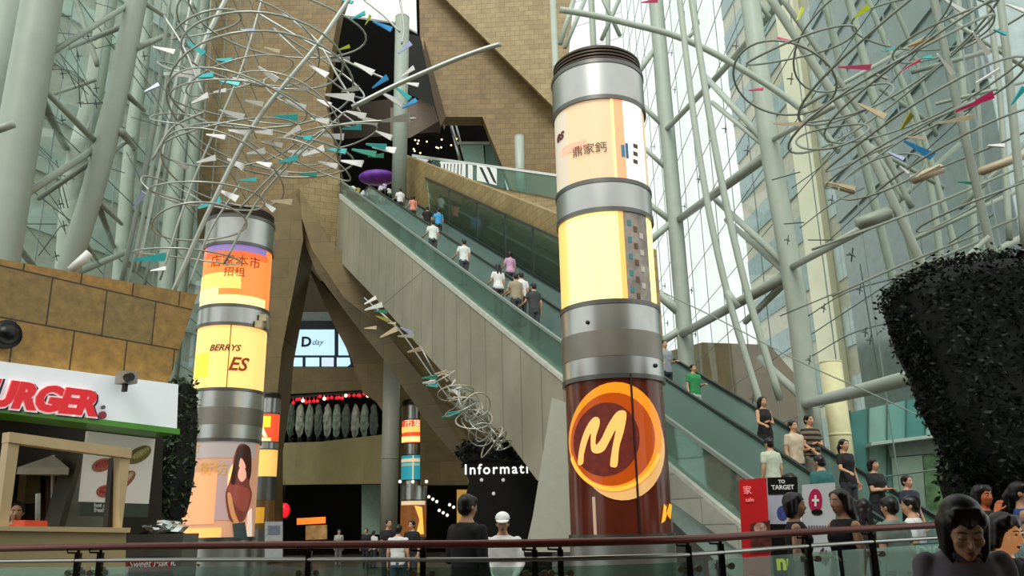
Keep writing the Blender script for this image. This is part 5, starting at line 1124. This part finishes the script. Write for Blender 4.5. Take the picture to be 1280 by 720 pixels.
def hair_mesh(style, nod, yaw, hs, vox):
    key = ('hair', style, nod, yaw, hs, vox)
    if key in CACHE: return CACHE[key]
    bm = bmesh.new(); ellipsoid(bm, (0,.008,1.617), (.083,.099,.094)); ellipsoid(bm, (0,.035,1.575), (.074,.068,.075))
    for s in (-1, 1):
        if style != 'capped': ellipsoid(bm, (s*.055,-.03,1.645), (.03,.05,.04))
        if style in ('short', 'capped'): capsule(bm, (s*.074,-.012,1.61), .012, (s*.076,-.01,1.575), .008, 8)
        if style in ('bob', 'long', 'fringe', 'bigbob'): capsule(bm, (s*.072,-.005,1.63), .03, (s*.07,.0,1.515), .026); capsule(bm, (s*.05,.05,1.6), .045, (s*.05,.05,1.50), .036)
        if style == 'bigbob':
            capsule(bm, (s*.070,-.018,1.63), .026, (s*.074,-.022,1.50), .018); capsule(bm, (s*.074,-.022,1.50), .018, (s*.060,-.045,1.462), .008); capsule(bm, (s*.05,.05,1.6), .05, (s*.05,.05,1.49), .036)
        if style == 'long': capsule(bm, (s*.04,.06,1.55), .048, (s*.05,.085,1.36), .035)
    if style == 'pony': capsule(bm, (0,.09,1.62), .03, (0,.14,1.55), .034); capsule(bm, (0,.14,1.55), .034, (0,.13,1.40), .014)
    if style == 'bigbob': ellipsoid(bm, (0,.02,1.635), (.088,.104,.094)); 
    if style in ('fringe', 'bigbob', 'bob'):
        for i in range(7):
            x = -.054 + .018*i; capsule(bm, (x*.75,-.055,1.682), .020, (x,-.083 - .006*(1-abs(i-3)/3) + .022*abs(x)/.054, 1.634), .0125, 8)
    me = remesh(bm, vox, 2)
    line = {'short': 1.645, 'pony': 1.65, 'long': 1.64}.get(style, 1.612)
    c = Vector((0, 0, 1.59))
    for v in me.vertices:
        p = v.co
        if p.y < -.045 and p.z < line and abs(p.x) < .058: v.co = c + (p-c)*.80
    me.transform(head_xf(nod, yaw, hs)); CACHE[key] = me; return me
def shirt_mesh(armL, armR, fem, sleeve, hem, vox, open_neck=0):
    key = ('shirt', armL, armR, fem, sleeve, hem, vox)
    if key in CACHE: return CACHE[key]
    J = skeleton(armL, armR, fem, 0); bm = bmesh.new(); R_ = [r for r in torso_rings(fem, .016) if r[0] >= hem]
    if R_[0][0] > hem: pass
    R_ = [(z, a, b, c) for z, a, b, c in R_ if z < 1.46]; loft(bm, R_)
    for s in 'LR':
        a, e, w = J[s]
        if sleeve == 'none': capsule(bm, a + Vector((-.03*math.copysign(1, a.x), 0, .02)), .042, a + Vector((-.02*math.copysign(1, a.x), 0, -.04)), .05)
        else:
            capsule(bm, a, .058, a.lerp(e, .2), .058); capsule(bm, a.lerp(e, .2), .058, a.lerp(e, .55 if sleeve == 'short' else 1), .056 if sleeve == 'short' else .046)
        if sleeve == 'long': capsule(bm, e, .048, e.lerp(w, .92), .038)
    me = remesh(bm, vox, 2)
    for v in me.vertices:
        n = noise.noise(v.co*14); v.co += v.normal*n*.006
    CACHE[key] = me; return me
def bottom_mesh(fem, kind, stride, vox):
    key = ('bottom', fem, kind, stride, vox)
    if key in CACHE: return CACHE[key]
    J = skeleton('down', 'down', fem, stride); bm = bmesh.new(); loft(bm, [(.78,.165,.115,0),(.84,.172,.122,0),(.92,.172,.12,.003),(.99,.155,.112,0)])
    if kind == 'skirt': loft(bm, [(.52,.20,.17,0),(.65,.19,.155,0),(.8,.18,.13,0),(.9,.172,.12,0)])
    else:
        for s in 'LR':
            h, k, an, toe = J['leg'+s]; capsule(bm, h, .10, k, .072)
            if kind == 'long': capsule(bm, k, .072, an + Vector((0,0,.03)), .06)
    me = remesh(bm, vox, 2); CACHE[key] = me; return me
def shoe_mesh(stride, fem, vox):
    key = ('shoe', stride, fem)
    if key in CACHE: return CACHE[key]
    J = skeleton('down', 'down', fem, stride); r = []
    for s in 'LR':
        h, k, an, toe = J['leg'+s]; bm = bmesh.new(); capsule(bm, an + Vector((0,.035,-.035)), .05, toe + Vector((0,.02,.008)), .042); box(bm, (an.x-.04, toe.y-.02, 0), (an.x+.045, an.y+.08, .025)); capsule(bm, an + Vector((0,.01,.02)), .05, an, .05)
        r.append(remesh(bm, .014, 2))
    CACHE[key] = r; return r
HEX = {}
def cloth(hexc):
    return mat('cloth_' + hexc.strip('#'), hexc, .8, 0, .12, 12)
def child(name, me, m, parent):
    o = bpy.data.objects.new(name, me); COL.objects.link(o); o.parent = parent
    if not me.materials: me.materials.append(None)
    o.material_slots[0].link = 'OBJECT'; o.material_slots[0].material = m
    return o
def person(label, loc, H, face, top, bottom, hair='short', fem=False, arms=('down','down'), sleeve='short', kind='long', stride=0, nod=0, yaw=0, hs=1.0, vox=.016, skin=SKIN, hem=.84, shoes='#1c1a18', cap=None, fine=False, group=None, haircol=None, top_m=None, bot_m=None):
    me = body_mesh(arms[0], arms[1], fem, stride, nod, yaw, hs, vox, skin, fine)
    o = bpy.data.objects.new('person', me); COL.objects.link(o); tag(o, label, 'person', group)
    o.location = loc; o.rotation_euler = (0, 0, face); k = H/1.715; o.scale = (k, k, k)
    child('shirt', shirt_mesh(arms[0], arms[1], fem, sleeve, hem, max(vox, .012)), top_m or cloth(top), o)
    child({'skirt': 'skirt', 'short': 'shorts', 'long': 'trousers'}[kind], bottom_mesh(fem, kind, stride, .018), bot_m or cloth(bottom), o)
    for sm in shoe_mesh(stride, fem, vox): child('shoe', sm, cloth(shoes), o)
    if cap: hair = 'capped'
    if hair: child('hair', hair_mesh(hair, nod, yaw, hs, min(vox, .012)), haircol or HAIRM, o)
    if cap:
        key = ('cap', nod, yaw, hs)
        if key not in CACHE:
            bm = bmesh.new(); ellipsoid(bm, (0,.006,1.642), (.09,.106,.082)); r = bmesh.ops.bisect_plane(bm, geom=bm.verts[:]+bm.edges[:]+bm.faces[:], plane_co=(0,0,1.632), plane_no=(0,0,-1), clear_outer=True); bmesh.ops.holes_fill(bm, edges=bm.edges[:])
            c0 = [bm.verts.new((.078*math.cos(a), -.085 - .085*max(0, math.sin(a))**.8 - .0, 1.636 - .02*math.sin(a))) for a in [math.pi*i/12 for i in range(13)]]; c1 = [bm.verts.new(v.co + Vector((0,.0,-.008))) for v in c0]
            bm.faces.new(c0); bm.faces.new(list(reversed(c1)))
            for i in range(12): bm.faces.new((c0[i], c0[i+1], c1[i+1], c1[i]))
            me2 = bpy.data.meshes.new('cap'); bmesh.ops.recalc_face_normals(bm, faces=bm.faces); bm.to_mesh(me2); bm.free(); me2.transform(head_xf(nod, yaw, hs)); CACHE[key] = me2
            for p in me2.polygons: p.use_smooth = True
        child('cap', CACHE[key], cloth(cap), o)
    return o
def yaw_of(v): return math.atan2(v[0], -v[1])
def ground(label, px, top, Y, face, *a, **k):
    p = at(px, top, Y); return person(label, (p.x, p.y, 0), p.z, math.radians(face), *a, **k)
def stripes(name, c1, c2, bh):
    if name in MATS: return MATS[name]
    m_ = bpy.data.materials.new(name); m_.use_nodes = True; MATS[name] = m_; nt = m_.node_tree; b = nt.nodes['Principled BSDF']; b.inputs['Roughness'].default_value = .8
    tc = nt.nodes.new('ShaderNodeTexCoord'); sp = nt.nodes.new('ShaderNodeSeparateXYZ'); mo = nt.nodes.new('ShaderNodeMath'); mo.operation = 'PINGPONG'; mo.inputs[1].default_value = bh
    gt = nt.nodes.new('ShaderNodeMath'); gt.operation = 'GREATER_THAN'; gt.inputs[1].default_value = bh*.5; mx = nt.nodes.new('ShaderNodeMix'); mx.data_type = 'RGBA'; mx.inputs[6].default_value = lin(c1); mx.inputs[7].default_value = lin(c2)
    L = nt.links.new; L(tc.outputs['Object'], sp.inputs[0]); L(sp.outputs[2], mo.inputs[0]); L(mo.outputs[0], gt.inputs[0]); L(gt.outputs[0], mx.inputs[0]); L(mx.outputs[2], b.inputs['Base Color']); return m_
# floor of the atrium, behind the railing
ground('man in white cap and white jacket standing left of the coffee pillar', 628, 640, 9.6, 0, '#dfe0dc', '#4a4c50', arms=('low','low'), sleeve='long', cap='#f0f0ec', nod=8)
ground('man in dark suit seen from behind, looking right, beside the man in the white cap', 584, 616, 8.2, 140, '#1c1a1c', '#1c1a1c', arms=('down','bent'), sleeve='long')
ground('girl with short black hair and black top with plaid brown shorts by the poster stands', 990, 614, 8.0, 72, '#16171a', '#8a6844', 'fringe', True, ('bent','down'), 'none', 'short', bot_m=stripes('plaid_brown', '#8a6844', '#5e4630', .03))
ground('girl with long dark hair and bare arm in black top facing left behind the railing', 1049, 610, 7.95, -72, '#121315', '#1e2024', 'long', True, ('down','down'), 'none', 'long', hs=1.03)
ground('person in dark clothes turned away behind the bare-armed girl in black', 1078, 622, 10.6, 165, '#24282a', '#1c1e22', 'long', True)
ground('man in pale grey-green shirt with his back turned beside the steel bin', 1110, 619, 9.3, 205, '#7f8f86', '#2a2e30', arms=('down','bent'))
ground('man in bright white shirt standing behind the pale grey-green shirted man', 1136, 618, 10.0, 240, '#e4eae6', '#3a4450', arms=('bent','down'))
ground('person in dark top with orange lit face under the dark hedge', 1225, 604, 9.3, 20, '#1a1c1c', '#202224', 'bob', True, ('up','low'), skin=mat('skin_orange_lit', '#d87848', .5, 0, .05, 8))  # orange light on the face is put into the skin colour
ground('woman in blue sleeveless top at the right edge under the dark hedge', 1272, 600, 9.0, 60, '#2c4a8a', '#26303c', 'pony', True, ('bent','down'), 'none')
ground('man in black shirt, left of a pair chatting beside the small turquoise banded pillar', 486, 648, 21, 30, '#17171a', '#26282c', arms=('cross','cross'))
ground('man in black shirt, right of a pair chatting beside the small turquoise banded pillar', 515, 650, 21, -30, '#151518', '#2c2e34', arms=('bent','down'))
ground('man in white shirt and blue jeans walking away in front of the chatting pair', 498, 655, 17, 175, '#d6d8d6', '#39465c', stride=.12)
ground('person in pale grey clothes standing alone in the hall below the orange lit sign', 424, 661, 36, 20, '#b0aca4', '#6a6a68', 'bob', True)
ground('person in dark coat in the hall left of the white shirted figure', 458, 660, 34, -20, '#1c1c20', '#1c1c20', sleeve='long')
ground('small figure in white shirt in the hall beside the teal wall panel', 467, 663, 34, 160, '#dcdcd8', '#2c2e34')
ground('short haired person in black by the foot of the pillar with the woman picture', 226, 664, 13.6, 150, '#1a1816', '#1c1a18', arms=('bent','bent'))
ground('cashier with orange apron behind the kiosk window', 23, 626, 10.9, 25, '#f0541c', '#2a2420', arms=('low','low'), vox=.014)
# riders
def rider(label, px, w, up, *a, H=1.64, turn=0, **k):
    off = .45 if w > 1.7 else 0
    ew = lambda s, w, h: Vector((C.x, C.y, 0)) + D*(s+off) + WV*w + Vector((0, 0, zl(s) + h))
    lo, hi = S0 - 1.0, RUN + 1.5
    for _ in range(50):
        m_ = (lo+hi)/2; x = proj(ew(m_, w, .6))[0]
        if x > px: lo = m_
        else: hi = m_
    p = ew(lo, w, 0); p.z = zl(lo) - .30 + (RUN - S0)/88*TS
    if lo < S0: p.z = .02
    d = D if up else -D
    o = person(label, p, H, yaw_of(d) + math.radians(turn), *a, **k); print('RIDER', px, [round(v) for v in proj(p + Vector((0,0,H)))], label[:40]); return o
wa, wb2 = .8, 2.65
rider('woman in sleeveless black top riding the far escalator above the striped man', 958, wb2, False, '#131416', '#2a2c30', 'long', True, ('rail','cross'), 'none')
rider('man in beige shirt beside the striped shirt man on the far escalator', 997, wb2-.3, False, '#c9b9a0', '#2c2a2a', arms=('down','bent'))
rider('man in black and tan striped shirt on the far escalator', 1018, wb2+.2, False, '#2a2826', '#8a8478', arms=('low','cross'), H=1.74, top_m=stripes('striped_shirt', '#1c1a1a', '#7a6c54', .05))
rider('woman in plain black tee, lower down than the striped man on the far escalator', 1062, wb2+.2, False, '#121214', '#3a3c42', 'pony', True, ('rail','down'))
rider('woman in black v-neck top with crossed arms near the foot of the far escalator', 1100, wb2+.1, False, '#151519', '#26262c', 'bob', True, ('cross','cross'))
rider('person in dark navy shirt, lowest rider on the far escalator', 1143, wb2+.2, False, '#1c2234', '#22262c', 'short', False, ('rail','down'), sleeve='short')
rider('young person in pale green shirt near the foot of the near escalator', 967, wa, True, '#c4cfb8', '#3a3e40', 'short', H=1.5)
ground('person in white tee with their back turned behind the white header poster', 986, 590, 12.3, 190, '#dfe3de', '#3a3c40', 'short', arms=('bent','down'))
rider('person in teal shirt near the foot of the near escalator', 1033, wa+.2, True, '#2f6a68', '#2a2e30', 'short', H=1.66)
rider('man in grey tee on the far escalator just right of the coffee pillar', 833, wb2, False, '#8a9498', '#22262a', arms=('rail','bent'))
rider('child in green and white shirt on the far escalator right of the coffee pillar', 869, wb2, False, '#2f8a52', '#c9cdc8', 'short', H=1.45, arms=('down','bent'))
for px, w, up, label, top, kw in (
    (500, wb2, True, 'figure in white top highest on the far escalator', '#e8e8e6', {}), (516, wb2, True, 'figure in salmon pink top on the upper far escalator', '#e0907e', {'fem': True, 'hair': 'bob'}),
    (534, wb2-.3, True, 'figure in black shirt on the upper far escalator beside the blue shirt', '#18181a', {}), (548, wb2+.2, True, 'figure in bright sky blue shirt on the upper far escalator', '#46a4e0', {}),
    (638, wb2, True, 'figure in lilac pink top alone midway up the far escalator', '#d0a4c4', {'fem': True, 'hair': 'bob'}),
    (541, wa, True, 'figure in long white shirt, highest on the near escalator', '#e2e8e2', {}), (580, wa, True, 'figure in white shirt, second highest on the near escalator', '#dfe4de', {}),
    (623, wa-.2, True, 'figure in white blouse midway up the near escalator', '#e6e8e4', {'fem': True, 'hair': 'long'}), (652, wa+.2, True, 'figure in white tee close behind the white blouse on the near escalator', '#eceeea', {}),
    (645, wa-.1, True, 'figure in tan patterned top low on the visible middle of the near escalator', '#a49a80', {}), (668, wa, True, 'figure in dark top lowest on the visible middle of the near escalator', '#3c4240', {})):
    rider(label, px, w, up, top, '#3c4244', kw.get('hair', 'short'), kw.get('fem', False), ('down','rail'), vox=.02)
# in front of the railing
ground('woman with black hair raising a hand behind the bowed woman in grey purple', 1246, 640, 4.6, 30, '#1e1c20', '#22242a', 'bob', True, ('up','up'), 'long', vox=.011, nod=10, hs=1.05, skin=SKIN_D)
fw = ground('woman with black bobbed hair looking down, wearing a grey purple top with striped neckline', 1188, 609, 3.55, -17, '#807480', '#2a2c34', 'bigbob', True, ('low','low'), 'short', vox=.0075, nod=22, yaw=4, hs=1.06, fine=True, skin=mat('skin_lightened', '#cf9f7e', .5, 0, .04, 8))  # skin toned a little lighter because her face is backlit
k = bmesh.new(); pts = []
for i in range(25):
    a = math.radians(200 + 320*i/24 - 20) ; 
nb = bmesh.new(); ring = []
for i in range(33):
    a = math.radians(-250 + 320*i/32); x, y = math.cos(a), math.sin(a)
    fr = max(0, -y); ring.append((x*(.082), .006 + y*(.072 + .028*fr), 1.448 - .075*fr**2.2))
sweep(nb, ring, 1, 8, rs=[.009]*33)
for a_, b_ in ((0, 0),): pass
me_ = bpy.data.meshes.new('neck_trim'); bmesh.ops.recalc_face_normals(nb, faces=nb.faces); nb.to_mesh(nb and me_); nb.free(); k.free()
child('neck_trim', me_, stripes('neckline_stripes', '#a86a3a', '#3c3040', .010), fw)
